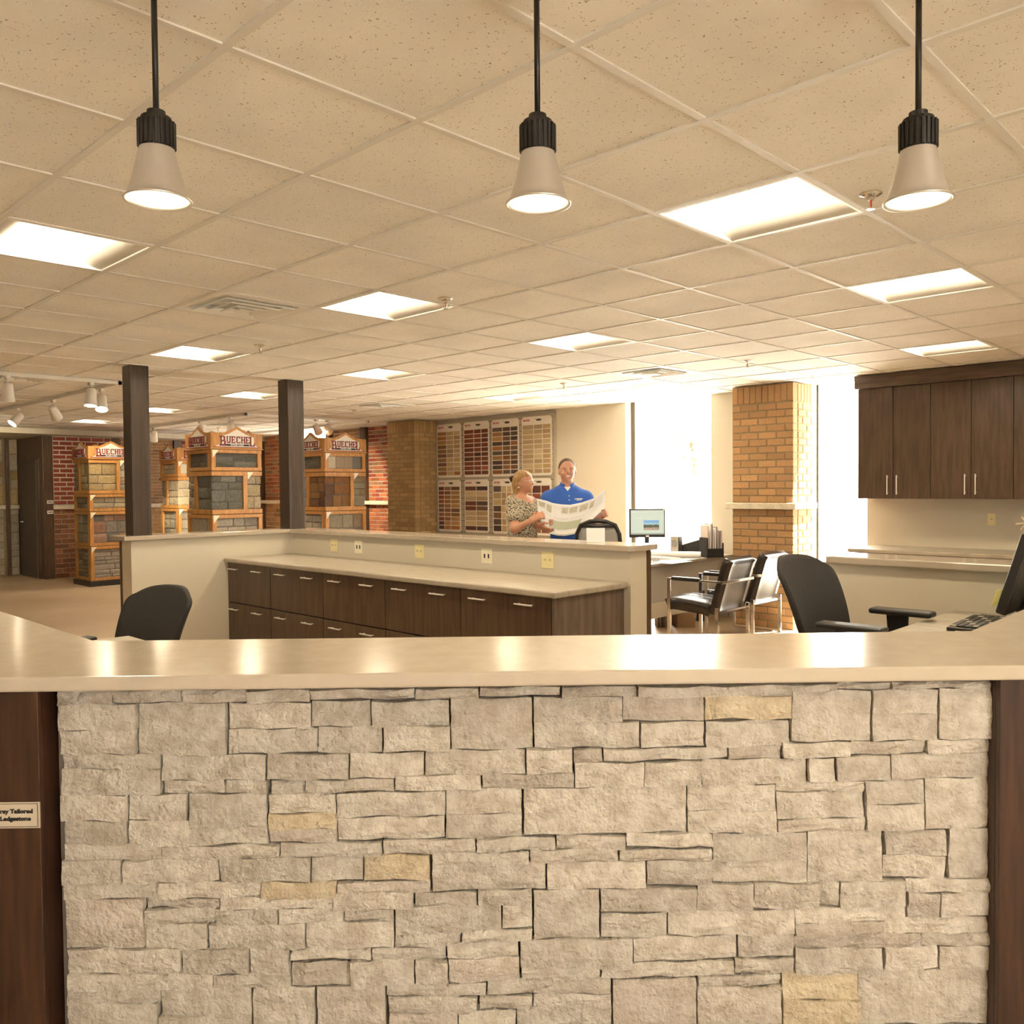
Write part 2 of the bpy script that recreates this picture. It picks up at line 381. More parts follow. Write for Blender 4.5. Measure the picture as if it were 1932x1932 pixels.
for k, (a, b, s) in W.items():
    x0 = XW + 0.12; h = WT; q = 0.02 if k == 2 else 0.06
    fr = MB().box(x0, x0+0.06, a, a+0.04, s, h).box(x0, x0+0.06, b-q, b, s, h).box(x0, x0+0.06, a, b, s, s+0.05).box(x0, x0+0.06, a, b, h-0.05, h)
    f = prop(fr.build('window_%d' % k, 'bronze'), kind='structure')
    inv = f.location
    MB().box(x0+0.026-inv.x, x0+0.034-inv.x, a+0.04-inv.y, b-q-inv.y, s+0.05-inv.z, h-0.05-inv.z).build('pane', 'glass', f)
    MB().box(XW-0.02-inv.x, x0-inv.x, a+0.002-inv.y, b-0.002-inv.y, s-inv.z, s+0.025-inv.z).build('window_sill', 'limestone', f)

# ceiling ---------------------------------------------------------
LIGHTS = [(2,0),(5,0),(-1,4),(2,4),(5,4),(2,8),(5,8),(5,12),(5,16),(5,20),(9,9),(9,6),(9,1),(-4,4),(-1,-4),(2,-5),(6,-4),(9,-3)]
VENTS = [(1,5),(8,5),(8,12),(1,12),(8,19)]
ceiling = prop(MB().box(XS, XW, YS, YN2, CEIL+0.19, CEIL+0.24).build('ceiling', 'paint_shell'), kind='structure')
cz = ceiling.location
def tile_mesh():
    h = T/2 - 0.006; b = MB().box(-h, h, -h, h, 0.0, 0.014)
    me = bpy.data.meshes.new('ceiling_tile'); me.from_pydata(b.v, [], b.f); me.materials.append(MAT['tile']); return me
TM = tile_mesh(); cells = []
for j in range(-10, 12):
    for i in range(-9, 28):
        if (j, i) in LIGHTS or (j, i) in VENTS: continue
        c = (GX + T*(j+.5), GY + T*(i+.5), CEIL+0.006)
        if c[1] > YN2 - 0.2 or (c[1] > YN - 0.2 and c[0] > XA - 0.3): continue
        w = in_view(c, 120)
        cells.append((w if w else 99, c))
cells.sort()
for w, c in cells[:300]:
    o = bpy.data.objects.new('ceiling_tile', TM); COL.objects.link(o); o.parent = ceiling; o.location = Vector(c) - cz
m = MB(); h = T/2 - 0.006
for w, c in cells[300:]:
    m.box(c[0]-h-cz.x, c[0]+h-cz.x, c[1]-h-cz.y, c[1]+h-cz.y, c[2]-cz.z, c[2]+0.014-cz.z)
prop(m.build('ceiling_tiling', 'tile', ceiling), kind='stuff')
for j in range(-10, 13):
    x = GX + T*j - cz.x; bx('grid_tee', (x-0.012, x+0.012, YS-cz.y, YN2-cz.y, CEIL-cz.z, CEIL+0.006-cz.z), 'tee', ceiling)
for i in range(-9, 28):
    y = GY + T*i - cz.y
    if GY + T*i < YN2: bx('grid_tee', (XS-cz.x, XW-cz.x, y-0.012, y+0.012, CEIL+0.0006-cz.z, CEIL+0.0066-cz.z), 'tee', ceiling)

# recessed ceiling lights ------------------------------------------
def make_light():
    r = thing('ceiling_light', 'x', 'ceiling light')
    H = T/2 - 0.010
    m = MB()
    for a, b in ((-H, -H+0.010), (H-0.010, H)):
        m.box(a, b, -H, H, 0.0, 0.006); m.box(-H, H, a, b, 0.0, 0.006)
    m.build('frame', 'whitemetal', r)
    for sgn in (-1, 1):
        def fn(u, v, sgn=sgn):
            return (sgn*(0.125 + (H-0.012-0.125)*(1-v)), (-H+0.01+u*(2*H-0.02)), 0.006 + 0.094*v**2.0)
        MB().grid(fn, 1, 10).build('reflector', 'cove', r, smooth=True)
    MB().grid(lambda u, v: (-0.126+0.252*u, -H+0.01+v*(2*H-0.02), 0.10-0.035*math.sin(math.pi*u)), 10, 1).build('lens', 'lens', r, smooth=True)
    for sgn in (-1, 1): MB().box(-H, H, sgn*(H-0.008), sgn*(H-0.004), 0.004, 0.11).build('end_plate', 'cove', r)
    MB().box(-H, H, -H, H, 0.112, 0.125).build('housing', 'whitemetal', r)
    return r
place = {(2,0): 'recessed ceiling light beside the pendant lamp and the chrome sprinkler over the reception area', (5,0): 'recessed ceiling light between the reception pendants and the upper cabinets',
 (-1,4): 'recessed ceiling light beyond the pendant lamp over the left counter wing', (2,4): 'recessed ceiling light with a sprinkler at its corner next to the square air diffuser',
 (5,4): 'recessed ceiling light above the drawer counter', (2,8): 'recessed ceiling light over the end of the half wall by the first wood column',
 (5,8): 'recessed ceiling light just beyond the corner wood column', (5,12): 'recessed ceiling light between the wood columns and the stone display towers',
 (5,16): 'recessed ceiling light behind the first wood column over the display towers', (5,20): 'recessed ceiling light close to the far red brick wall',
 (9,9): 'recessed ceiling light in front of the brick sample boards', (9,6): 'recessed ceiling light beside the office diffuser near the tall window', (9,1): 'recessed ceiling light above the dark upper cabinets',
 (-4,4): 'recessed ceiling light out in the showroom aisle beside the left counter wing', (-1,-4): 'recessed ceiling light over the visitor side, facing the added rear window', (2,-5): 'recessed ceiling light close to the wall behind the visitor side', (6,-4): 'recessed ceiling light beyond the end of the right counter wing', (9,-3): 'recessed ceiling light along the window wall past the upper cabinets'}
L0 = make_light()
for n, c in enumerate(LIGHTS):
    o = L0 if n == 0 else copy_tree(L0)
    o.location = (GX+T*(c[0]+.5), GY+T*(c[1]+.5), CEIL); o['group'] = 'recessed square ceiling lights'
    o['label'] = place[c]

def make_vent():
    r = thing('air_diffuser', 'x', 'air diffuser'); H = T/2 - 0.012
    def ring(o, i, z0, z1):
        m = MB(); c = [(-1,-1),(1,-1),(1,1),(-1,1)]
        v = [(o*a, o*b, z0) for a, b in c] + [(i*a, i*b, z1) for a, b in c] + [(o*a, o*b, z0+0.006) for a, b in c] + [(i*a, i*b, z1+0.004) for a, b in c]
        f = [(k, (k+1)%4, 4+(k+1)%4, 4+k) for k in range(4)] + [(8+k, 12+k, 12+(k+1)%4, 8+(k+1)%4) for k in range(4)] + [((k+1)%4, k, 8+k, 8+(k+1)%4) for k in range(4)] + [(4+k, 4+(k+1)%4, 12+(k+1)%4, 12+k) for k in range(4)]
        return m.add(v, f)
    ring(H, H-0.055, 0.0, 0.004).build('frame', 'whitemetal', r)
    for o, i, z in ((0.222, 0.186, -0.012), (0.158, 0.122, -0.016), (0.096, 0.064, -0.020)): ring(o, i, z, z+0.020).build('louver', 'whitemetal', r)
    MB().box(-0.040, 0.040, -0.040, 0.040, -0.020, -0.014).build('core', 'whitemetal', r)
    MB().box(-H, H, -H, H, 0.040, 0.048).build('throat', 'whitemetal', r)
    m = MB()
    for a, b in ((-0.250, -0.240), (0.240, 0.250)): m.box(a, b, -0.250, 0.250, 0.003, 0.041); m.box(-0.250, 0.250, a, b, 0.003, 0.041)
    m.build('collar', 'whitemetal', r)
    for a, b in ((-1,0),(1,0),(0,-1),(0,1)): MB().box(min(0.05*a,0.24*a)-0.004, max(0.05*a,0.24*a)+0.004, min(0.05*b,0.24*b)-0.004, max(0.05*b,0.24*b)+0.004, 0.020, 0.026).build('bracket', 'whitemetal', r)
    return r
vl = {(1,5): 'square white air diffuser with stepped louvers above the reception desk', (8,5): 'white air diffuser in the sunlit office ceiling near the tall window',
      (8,12): 'white air diffuser in front of the olive brick pillar', (1,12): 'white air diffuser beside the white lighting track', (8,19): 'far white air diffuser over the display towers'}
V0 = make_vent()
for n, c in enumerate(VENTS):
    o = V0 if n == 0 else copy_tree(V0)
    o.location = (GX+T*(c[0]+.5), GY+T*(c[1]+.5), CEIL); o['label'] = vl[c]; o['group'] = 'square ceiling air diffusers'

def make_sprinkler():
    r = thing('sprinkler', 'x', 'sprinkler')
    MB().lathe((0,0,0.008), [(0.042,0),(0.040,-0.004),(0.024,-0.010),(0.020,-0.012)], 20).build('escutcheon', 'chrome', r, smooth=True)
    MB().lathe((0,0,0), [(0.013,0.0),(0.013,-0.016),(0.009,-0.018)], 12, cap=True).build('body', 'chrome', r)
    MB().tube([(-0.010,0,-0.016),(-0.013,0,-0.030),(-0.004,0,-0.046)], 0.0022, 6).tube([(0.010,0,-0.016),(0.013,0,-0.030),(0.004,0,-0.046)], 0.0022, 6).build('yoke', 'chrome', r)
    MB().cyl((0,0,-0.042),(0,0,-0.018),0.0032,n=8).build('heat_bulb', 'redglass', r)
    MB().lathe((0,0,-0.050), [(0.006,0.004),(0.016,0.002),(0.016,0.0)], 12, cap=True).build('deflector', 'chrome', r)
    return r
S0 = make_sprinkler()
for n, (x, y, lab) in enumerate([(3.281,1.291,'chrome fire sprinkler next to the pendant lamp and a large ceiling light'), (3.288,3.729,'chrome fire sprinkler at the corner of a ceiling light by the air diffuser'),
        (3.308,5.867,'chrome fire sprinkler near the ceiling light by the first wood column'), (6.83,5.878,'small fire sprinkler in the ceiling above the two people'), (6.803,3.743,'small fire sprinkler in the bright ceiling near the brick pillar'),
        (6.907,9.759,'small fire sprinkler beside the diffuser by the olive brick pillar'), (7.039,13.927,'far small fire sprinkler above the display towers')]):
    o = S0 if n == 0 else copy_tree(S0)
    o.location = (x, y, CEIL-0.004 if n == 0 else CEIL-0.004); o['label'] = lab; o['group'] = 'ceiling fire sprinklers'

# pendants ---------------------------------------------------------
def make_pendant(drop):
    r = thing('pendant_lamp', 'x', 'pendant lamp')
    MB().lathe((0,0,drop-0.03), [(0.0,0.03),(0.06,0.03),(0.06,0.012),(0.05,0.0),(0.0,0.0)], 24).build('canopy', 'blackmetal', r, smooth=False)
    MB().cyl((0,0,0.175),(0,0,drop-0.02),0.0063,n=12).build('rod', 'blackmetal', r, smooth=True)
    c = MB().lathe((0,0,0), [(0.0,0.186),(0.019,0.186),(0.019,0.176),(0.031,0.172),(0.033,0.164),(0.0365,0.160),(0.0365,0.106),(0.0,0.106)], 28).build('socket_cap', 'blackmetal', r)
    for k in range(22):
        a = 2*math.pi*k/22; o = MB().box(0.030, 0.0395, -0.0033, 0.0033, 0.108, 0.163).build('fin', 'blackmetal', c, bevel=0.0012)
        o.rotation_euler = (0,0,a)
    MB().lathe((0,0,0), [(0.0345,0.112),(0.0405,0.085),(0.0485,0.050),(0.058,0.018),(0.0635,0.004),(0.0685,0.0005),(0.0705,-0.0015),(0.0700,-0.004),(0.0670,-0.0045),(0.0655,-0.002),(0.0615,0.004),(0.056,0.018),(0.0465,0.050),(0.0385,0.085),(0.032,0.112)], 40).build('shade', 'alu', r, smooth=True)
    MB().lathe((0,0,0), [(0.0640,-0.0005),(0.0605,0.004),(0.0548,0.0185),(0.0452,0.0505),(0.0372,0.0855),(0.031,0.110),(0.0,0.110)], 32).build('reflector', 'whitemetal', r, smooth=True)
    MB().ball((0,0,0.062), (0.026,0.026,0.036), 16, 10).build('bulb', 'bulb', r, smooth=True)
    return r
hf = np.array([FW[0], FW[1], 0]); hf /= np.linalg.norm(hf)
P0 = None
for (u, v, lab) in ((298, 376, 'silver cone pendant lamp on a black rod over the left end of the counter, by the striped grid ceiling'), (1015.5, 383, 'silver cone pendant lamp on a black rod over the middle of the stone counter'), (1732, 378, 'silver cone pendant lamp on a black rod beside the chrome sprinkler')):
    p = ray_to(u, v, hf, 1.78)
    if P0 is None: P0 = o = make_pendant((CEIL - p[2])/0.965)
    else: o = copy_tree(P0)
    o.location = (p[0], p[1], p[2]); o['label'] = lab; o['group'] = 'pendant lamps over the reception counter'; o.scale = (0.965,)*3
PEND = [o for o in bpy.data.objects if o.name.startswith('pendant_lamp')]
PEND[0]['label'] = 'silver cone pendant lamp on a black rod over the counter end near the sign panel'

# track lights ------------------------------------------------------
def track(pts, label):
    m = MB()
    for a, b in zip(pts, pts[1:]):
        x0, x1 = sorted((a[0], b[0])); y0, y1 = sorted((a[1], b[1])); m.box(x0-0.018, x1+0.018, y0-0.018, y1+0.018, CEIL-0.034, CEIL)
    prop(m.build('light_track', 'white_plastic'), label, 'light track')
track([(-1.5,8.68),(3.36,8.68),(3.36,13.6)], 'white ceiling light track with a corner near the first wood column')
track([(6.0,15.6),(6.0,11.06),(8.1,11.06),(8.1,15.0)], 'white ceiling light track around the stone display towers')
def make_head():
    r = thing('track_spotlight', 'x', 'spotlight', group='white track spotlights')
    MB().box(-0.02,0.02,-0.035,0.035,-0.03,0.0).build('adapter', 'white_plastic', r, bevel=0.004)
    MB().cyl((0,0,-0.10),(0,0,-0.03),0.007,n=10).build('stem', 'white_plastic', r)
    h = MB().lathe((0,0,0), [(0.0,0.085),(0.035,0.085),(0.045,0.07),(0.050,0.0),(0.062,-0.085),(0.058,-0.085),(0.052,-0.03)], 20).build('head', 'white_plastic', r, smooth=True)
    MB().lathe((0,0,-0.055), [(0.0,0.0),(0.054,0.0)], 20).build('lamp_face', 'white_plastic', h)
    return r, h
heads = [  # x, y, aim, lit, label
 ((2.37,8.68), (0.05,0.25,-1), 0, 'white track spotlight nearest the wall vent, unlit side towards the counter'),
 ((3.09,8.68), (-0.12,-0.15,-1), 1, 'lit white track spotlight pointing straight down beside the first wood column'),
 ((3.36,9.15), (-0.15,-0.35,-0.75), 1, 'lit white track spotlight tilted towards the reception desk by the first wood column'),
 ((3.36,10.6), (0.5,0.5,-0.8), 0, 'white track spotlight tilted towards the display tower, third along its track'),
 ((3.36,11.9), (-0.7,-0.15,-0.75), 1, 'lit white track spotlight tilted sideways at the far end of its track'),
 ((3.36,13.3), (0.25,1.0,-0.28), 1, 'white track spotlight aimed at the cream stone end wall'),
 ((6.0,14.1), (0.15,0.5,-1), 1, 'white track spotlight in front of the brown brick wall section'),
 ((6.0,12.45), (0.3,0.7,-0.6), 1, 'white track spotlight tilted up behind the gabled sign of the middle tower'),
 ((6.0,11.5), (0.2,0.35,-1), 1, 'white track spotlight above the gabled middle display tower'),
 ((7.15,11.06), (0.7,0.4,-0.8), 1, 'white track spotlight tilted towards the window wall, upper of a close pair'),
 ((7.35,11.06), (0.9,0.9,-0.7), 1, 'white track spotlight tilted towards the window wall, lower of a close pair')]
H0, hd0 = make_head()
for n, ((x, y), aim, lit, lab) in enumerate(heads):
    o = H0 if n == 0 else copy_tree(H0)
    o.location = (x, y, CEIL-0.034); o['label'] = lab
    h = [c for c in o.children if c.name.startswith('head')][0]
    d = Vector(aim).normalized(); h.rotation_euler = d.to_track_quat('-Z', 'Y').to_euler(); h.location = Vector((0,0,-0.115)) + d*0.03
    if lit:
        lf = h.children[0]; lf.data = lf.data.copy(); lf.data.materials[0] = MAT['spot_face']
        ld = bpy.data.lights.new('spot', 'SPOT'); ld.energy = 90; ld.color = (1.0,0.84,0.58); ld.spot_size = math.radians(60); ld.spot_blend = 0.7; ld.shadow_soft_size = 0.05
        lo = bpy.data.objects.new('spot_beam', ld); COL.objects.link(lo); lo.parent = h; lo.location = (0,0,-0.09)
# hidden further heads that wash the far walls

# ================================================================ BRICKWORK
def unit_brick(name, matname):
    """front towards -y, 1 x 1 x 1 with origin in the middle of the back, arrises rounded"""
    e = 0.06; m = MB()
    v = [(-.5,0,-.5),(.5,0,-.5),(.5,0,.5),(-.5,0,.5),(-.5,-.85,-.5),(.5,-.85,-.5),(.5,-.85,.5),(-.5,-.85,.5),(-.5+e/2,-1,-.5+e),(.5-e/2,-1,-.5+e),(.5-e/2,-1,.5-e),(-.5+e/2,-1,.5-e)]
    f = [(3,2,1,0)] + [(k,(k+1)%4,4+(k+1)%4,4+k) for k in range(4)] + [(4+k,4+(k+1)%4,8+(k+1)%4,8+k) for k in range(4)] + [(8,9,10,11)]
    me = bpy.data.meshes.new(name); me.from_pydata(v, [], f); me.materials.append(MAT[matname]); return me
UB = {}
def put_brick(parent, p, rz, size, matname, name='brick'):
    key = (name, matname)
    if key not in UB: UB[key] = unit_brick(name, matname)
    o = bpy.data.objects.new(name, UB[key]); COL.objects.link(o); o.parent = parent
    o.location = Vector(p) - parent.location; o.rotation_euler = (0,0,rz); o.scale = size; return o
def brick_face(parent, O, rz, w, z0, z1, course, blen, joint, mats, depth=0.03, shift=0.5, first=0.0, rough=0.0):
    U = Vector((math.cos(rz), math.sin(rz), 0)); n = max(1, round((z1-z0)/course)); ch = (z1-z0)/n
    for r in range(n):
        x = -((r % 2)*shift*blen) - first
        while x < w - 0.01:
            a, b = max(x, 0) + joint/2, min(x+blen, w) - joint/2
            x += blen
            if b - a < 0.03: continue
            c = Vector(O) + U*((a+b)/2); mt = mats if isinstance(mats, str) else rnd.choice(mats)
            d = depth + rnd.uniform(-rough, rough)
            put_brick(parent, (c.x, c.y, z0+(r+.5)*ch), rz, (b-a, d, ch-joint), mt)
R90 = -math.pi/2
def pillar(x0, y0, y1, label, bm, mortar, course, blen, ledge):
    r = thing('brick_pillar', label, 'brick pillar', (x0, y0, 0))
    top = CEIL - 0.002
    MB().box(x0+0.008, XW-0.002, y0+0.008, y1-0.004, 0, top).build('core', mortar, r, world=True)
    sol = 0.205; zt = top - sol; w = y1-y0; d = XW - x0 - 0.004
    zs = [(0.0, 1.28), (1.35, zt)] if ledge else [(0.0, zt)]
    for z0, z1 in zs:
        brick_face(r, (x0+0.1, y1, 0), R90, w, z0, z1, course, blen, 0.009, bm, 0.1, 0.5, rough=0.002)
        brick_face(r, (x0+0.104, y0+0.1, 0), 0, d-0.104, z0, z1, course, blen, 0.009, bm, 0.1, 0.5, rough=0.002)
    n = round(w/0.075)
    for k in range(n):
        put_brick(r, (x0+0.1, y1-(k+.5)*w/n, zt+sol/2), R90, (w/n-0.009, 0.1, sol-0.009), bm)
    n = round((d-0.104)/0.075)
    for k in range(n):
        put_brick(r, (x0+0.104+(k+.5)*(d-0.104)/n, y0+0.1, zt+sol/2), 0, ((d-0.104)/n-0.009, 0.1, sol-0.009), bm)
    if ledge:
        rr = random.Random(3)
        m = MB().box(x0-0.065, XW-0.003, y0-0.05, y0+0.01, 1.283, 1.348).box(x0-0.065, x0+0.012, y0-0.05, y1+0.055, 1.283, 1.348)
        m = MB().prism([(x0-0.065,y0-0.05),(XW-0.003,y0-0.05),(XW-0.003,y0+0.02),(x0+0.02,y0+0.02),(x0+0.02,y1+0.055),(x0-0.065,y1+0.055)], 1.281, 1.349)
        m.build('ledge', 'limestone', r, world=True, bevel=0.008)
    return r
pillar(8.50, 4.144, 4.866, 'tan brick pillar with a limestone ledge between the two tall windows', 'brick_tan', 'mortar_brown', 0.0753, 0.21, True)
pillar(8.50, 10.40, 11.10, 'olive brown brick pillar beside the brick sample boards', 'brick_olive', 'mortar_brown', 0.0665, 0.21, False)

def panel_x(y0, y1, up, low, mortar, label, cu=0.0665, cl=0.0665, blen=0.205):      # on the window wall
    r = thing('brick_wall', label, 'brick wall', (XW-0.05, (y0+y1)/2, 0))
    MB().box(XW-0.03, XW-0.001, y0, y1, 0, CEIL-0.002).build('backing', mortar, r, world=True)
    brick_face(r, (XW-0.029, y1, 0), R90, y1-y0, 1.34, CEIL-0.004, cu, blen, 0.014, up, 0.012, rough=0.003)
    brick_face(r, (XW-0.029, y1, 0), R90, y1-y0, 0.0, 1.27, cl, blen, 0.014, low, 0.012, rough=0.003)
    bx('ledge', (XW-0.13, XW-0.03, y0-0.04, y1+0.04, 1.272, 1.338), 'limestone', r, 0.008, world=True)
    return r
panel_x(11.12, 12.20, ('brick_orange','brick_mixed','brick_red'), 'brick_orange', 'mortar_pale', 'red brick wall section with a limestone ledge beside the olive brick pillar')
panel_x(12.42, 13.28, ('brick_mixed','brick_brown'), 'brick_brown', 'mortar_pale', 'brown mixed brick wall section between the dark wood post and the far window')
panel_x(14.45, 15.72, ('brick_orange','brick_orange','brick_brown'), 'brick_brown', 'mortar_pale', 'bright orange red brick wall section in the far corner behind the towers', 0.075, 0.09)
def post(b, label, mt='darkwood', cat='wood post'):
    prop(MB().box(*b).build('wood_post', mt, bevel=0.004), label, cat)
post((XW-0.09, XW-0.002, 12.22, 12.38, 0, CEIL-0.003), 'dark wood post on the window wall between two brick sections')
post((XW-0.09, XW-0.002, 15.76, 15.90, 0, 2.533), 'dark wood post beside the bright orange brick in the far corner')
post((XW-0.09, XW-0.002, 13.31, 13.44, 0, CEIL-0.003), 'dark wood post at the edge of the far window')

def panel_y(x0, x1, up, low, mortar, label, cu, cl, blu=0.205, bll=0.205, rough=0.003, jt=0.012):       # on the far wall
    r = thing('brick_wall', label, 'brick wall', ((x0+x1)/2, YN-0.05, 0))
    MB().box(x0, x1, YN-0.03, YN-0.001, 0, 2.533).build('backing', mortar, r, world=True)
    brick_face(r, (x0, YN-0.029, 0), 0, x1-x0, 1.31, 2.531, cu, blu, jt, up, 0.012, rough=rough)
    brick_face(r, (x0, YN-0.029, 0), 0, x1-x0, 0.0, 1.23, cl, bll, 0.012, low, 0.012, rough=0.004)
    bx('ledge', (x0-0.02, x1+0.02, YN-0.12, YN-0.03, 1.233, 1.305), 'limestone', r, 0.008, world=True)
panel_y(5.17, 6.17, 'brick_red', 'brick_old', 'mortar_pale', 'dark red brick wall section with wide pale joints beside the alcove', 0.0826, 0.085, 0.22, 0.24, jt=0.021)
panel_y(6.34, 7.34, ('brick_brown','brick_brown','brick_brown','brick_mixed'), 'brick_tan', 'mortar', 'brown brick wall section with scattered dark bricks on the far wall', 0.062, 0.072)
panel_y(7.52, 8.85, ('brick_orange','brick_red'), 'brick_orange', 'mortar_pale', 'orange brick wall section on the far wall behind the middle tower', 0.075, 0.075)
post((XA-0.006, 5.16, YN-0.06, YN-0.002, 0, 2.533), 'dark wood post with two small white plates at the alcove corner')
post((6.185, 6.325, YN-0.07, YN-0.002, 0, 2.533), 'dark wood post between the dark red and the brown brick')
post((7.355, 7.505, YN-0.07, YN-0.002, 0, 2.533), 'dark wood post behind the small far tower')
for z in (1.335, 1.155):
    r = thing('wall_plate', 'small white lettered plate on the alcove corner post, %s' % ('upper of two' if z > 1.2 else 'lower of two'), 'sign', (5.10, YN-0.066, z), group='small plates on the alcove post')
    MB().box(-0.05,0.05,0,0.005,0,0.06).build('plate', 'white_plastic', r)
    MB().box(-0.035,0.035,-0.001,0.0,0.022,0.038).build('print', 'logo_dark', r)
# alcove door
d = prop(MB().box(XA-0.03, XA-0.001, 16.58, 17.62, 0, 2.14).build('door_1', 'darkwood'), kind='structure'); L = d.location
MB().box(XA-0.045-L.x, XA-0.031-L.x, 16.66-L.y, 17.54-L.y, 0.01, 2.07).build('door_leaf', 'door_paint', d)
MB().box(XA-0.06-L.x, XA-0.03-L.x, 16.60-L.y, 17.60-L.y, 2.075, 2.115).build('door_head', 'greywood', d)
MB().cyl((XA-0.09-L.x, 17.42-L.y, 1.0), (XA-0.045-L.x, 17.42-L.y, 1.0), 0.012).cyl((XA-0.09-L.x, 17.43-L.y, 1.0), (XA-0.09-L.x, 17.31-L.y, 1.0), 0.010).build('door_handle', 'steel', d)

# stone pieces -------------------------------------------------------
def rough_stone(name, seed, mt):
    rr = random.Random(seed); nx, nz = 4, 3; m = MB(); v = []; f = []
    for i in range(nx+1):
        for k in range(nz+1):
            edge = i in (0,nx) or k in (0,nz)
            x = -.5+i/nx + (0 if i in (0,nx) else rr.uniform(-.04,.04)); z = -.5+k/nz + (0 if k in (0,nz) else rr.uniform(-.05,.05))
            if k in (0,nz): z -= math.copysign(abs(rr.uniform(0,.05)), z)
            if i in (0,nx): x -= math.copysign(abs(rr.uniform(0,.03)), x)
            v.append((x, -0.75 if edge else -1+rr.uniform(-.15,.2), z))
    W = nz+1
    for i in range(nx):
        for k in range(nz): f.append((i*W+k,(i+1)*W+k,(i+1)*W+k+1,i*W+k+1))
    rim = [i*W for i in range(nx+1)]+[nx*W+j for j in range(1,W)]+[i*W+nz for i in range(nx-1,-1,-1)]+[j for j in range(nz-1,0,-1)]
    n = len(v); v += [(v[k][0],0,v[k][2]) for k in rim]
    for q in range(len(rim)): f.append((rim[(q+1)%len(rim)], rim[q], n+q, n+(q+1)%len(rim)))
    me = bpy.data.meshes.new(name); me.from_pydata(v, [], f); me.materials.append(MAT[mt]); return me
RS = [rough_stone('stone', s, 'stone_any') for s in range(6)]
FLATS = unit_brick('sample', 'sample_any')
def put_stone(parent, p, rz, size, col, mesh=None, name='stone'):
    o = bpy.data.objects.new(name, mesh or rnd.choice(RS)); COL.objects.link(o); o.parent = parent; o.location = p; o.rotation_euler = (0,0,rz); o.scale = size
    k = rnd.uniform(0.85, 1.15); o.color = (min(1,col[0]*k), min(1,col[1]*k), min(1,col[2]*k), 1); return o
def stone_field(parent, O, rz, w, z0, z1, pal, hs, ws, depth, joint=0.006, seed=0):
    rr = random.Random(seed); z = z0; U = Vector((math.cos(rz), math.sin(rz), 0)); O = Vector(O)
    while z < z1 - 0.015:
        h = rr.uniform(*hs); h = z1 - z if z1 - z - h < hs[0]*0.6 else h
        x = 0.0
        while x < w - 0.01:
            l = rr.uniform(*ws); l = w - x if w - x - l < ws[0]*0.6 else l
            c = O + U*(x+l/2)
            put_stone(parent, (c.x, c.y, O.z+z+h/2), rz, (l-joint, depth*rr.uniform(.8,1.2), h-joint), rr.choice(pal)); x += l
        z += h
# far left stone wall
r = thing('stone_wall', 'cream and gold ashlar stone wall at the end of the room behind the alcove', 'stone wall', (4.4, YN2-0.05, 0))
MB().box(3.2, 4.995, YN2-0.03, YN2-0.001, 0, 2.533).build('backing', 'mortar_brown', r, world=True)
GOLD = [(0.62,0.46,0.24),(0.58,0.42,0.20),(0.66,0.54,0.34),(0.50,0.34,0.18),(0.60,0.52,0.38)]
PALE = [(0.60,0.52,0.40),(0.52,0.46,0.36),(0.58,0.50,0.36)]
for a, b, s in ((3.2,4.74,1),(4.83,4.99,2)):
    stone_field(r, (a-4.4, 0.021, 1.31), 0, b-a, 0.0, 1.22, GOLD, (0.12,0.30), (0.16,0.34), 0.04, seed=s)
    stone_field(r, (a-4.4, 0.021, 0.0), 0, b-a, 0.0, 1.23, PALE, (0.10,0.22), (0.12,0.26), 0.04, seed=s+5)
bx('ledge', (3.2, 4.99, YN2-0.13, YN2-0.03, 1.233, 1.305), 'limestone', r, 0.008, world=True)
post((4.755, 4.815, YN2-0.20, YN2-0.135, 0, 2.533), 'narrow dark post set in the cream stone wall')

# ================================================================ DISPLAY TOWERS
GREY = [(0.20,0.20,0.17),(0.24,0.23,0.19),(0.17,0.17,0.155),(0.28,0.27,0.22)]
SLATE = [(0.22,0.23,0.21),(0.28,0.29,0.26),(0.33,0.33,0.28),(0.24,0.24,0.20)]
CREAM = [(0.62,0.53,0.36),(0.58,0.49,0.32),(0.66,0.57,0.42)]
GOLDS = [(0.58,0.44,0.22),(0.52,0.38,0.18),(0.62,0.48,0.26)]
RUST = [(0.34,0.16,0.07),(0.26,0.14,0.08),(0.42,0.24,0.10),(0.22,0.13,0.09)]
MIXG = [(0.46,0.42,0.32),(0.36,0.35,0.29),(0.52,0.47,0.36),(0.44,0.34,0.22)]
WASH = [(0.58,0.53,0.44),(0.50,0.46,0.39),(0.62,0.55,0.45)]
FIELD = [(0.40,0.22,0.15),(0.20,0.19,0.17),(0.44,0.28,0.20),(0.30,0.27,0.22)]
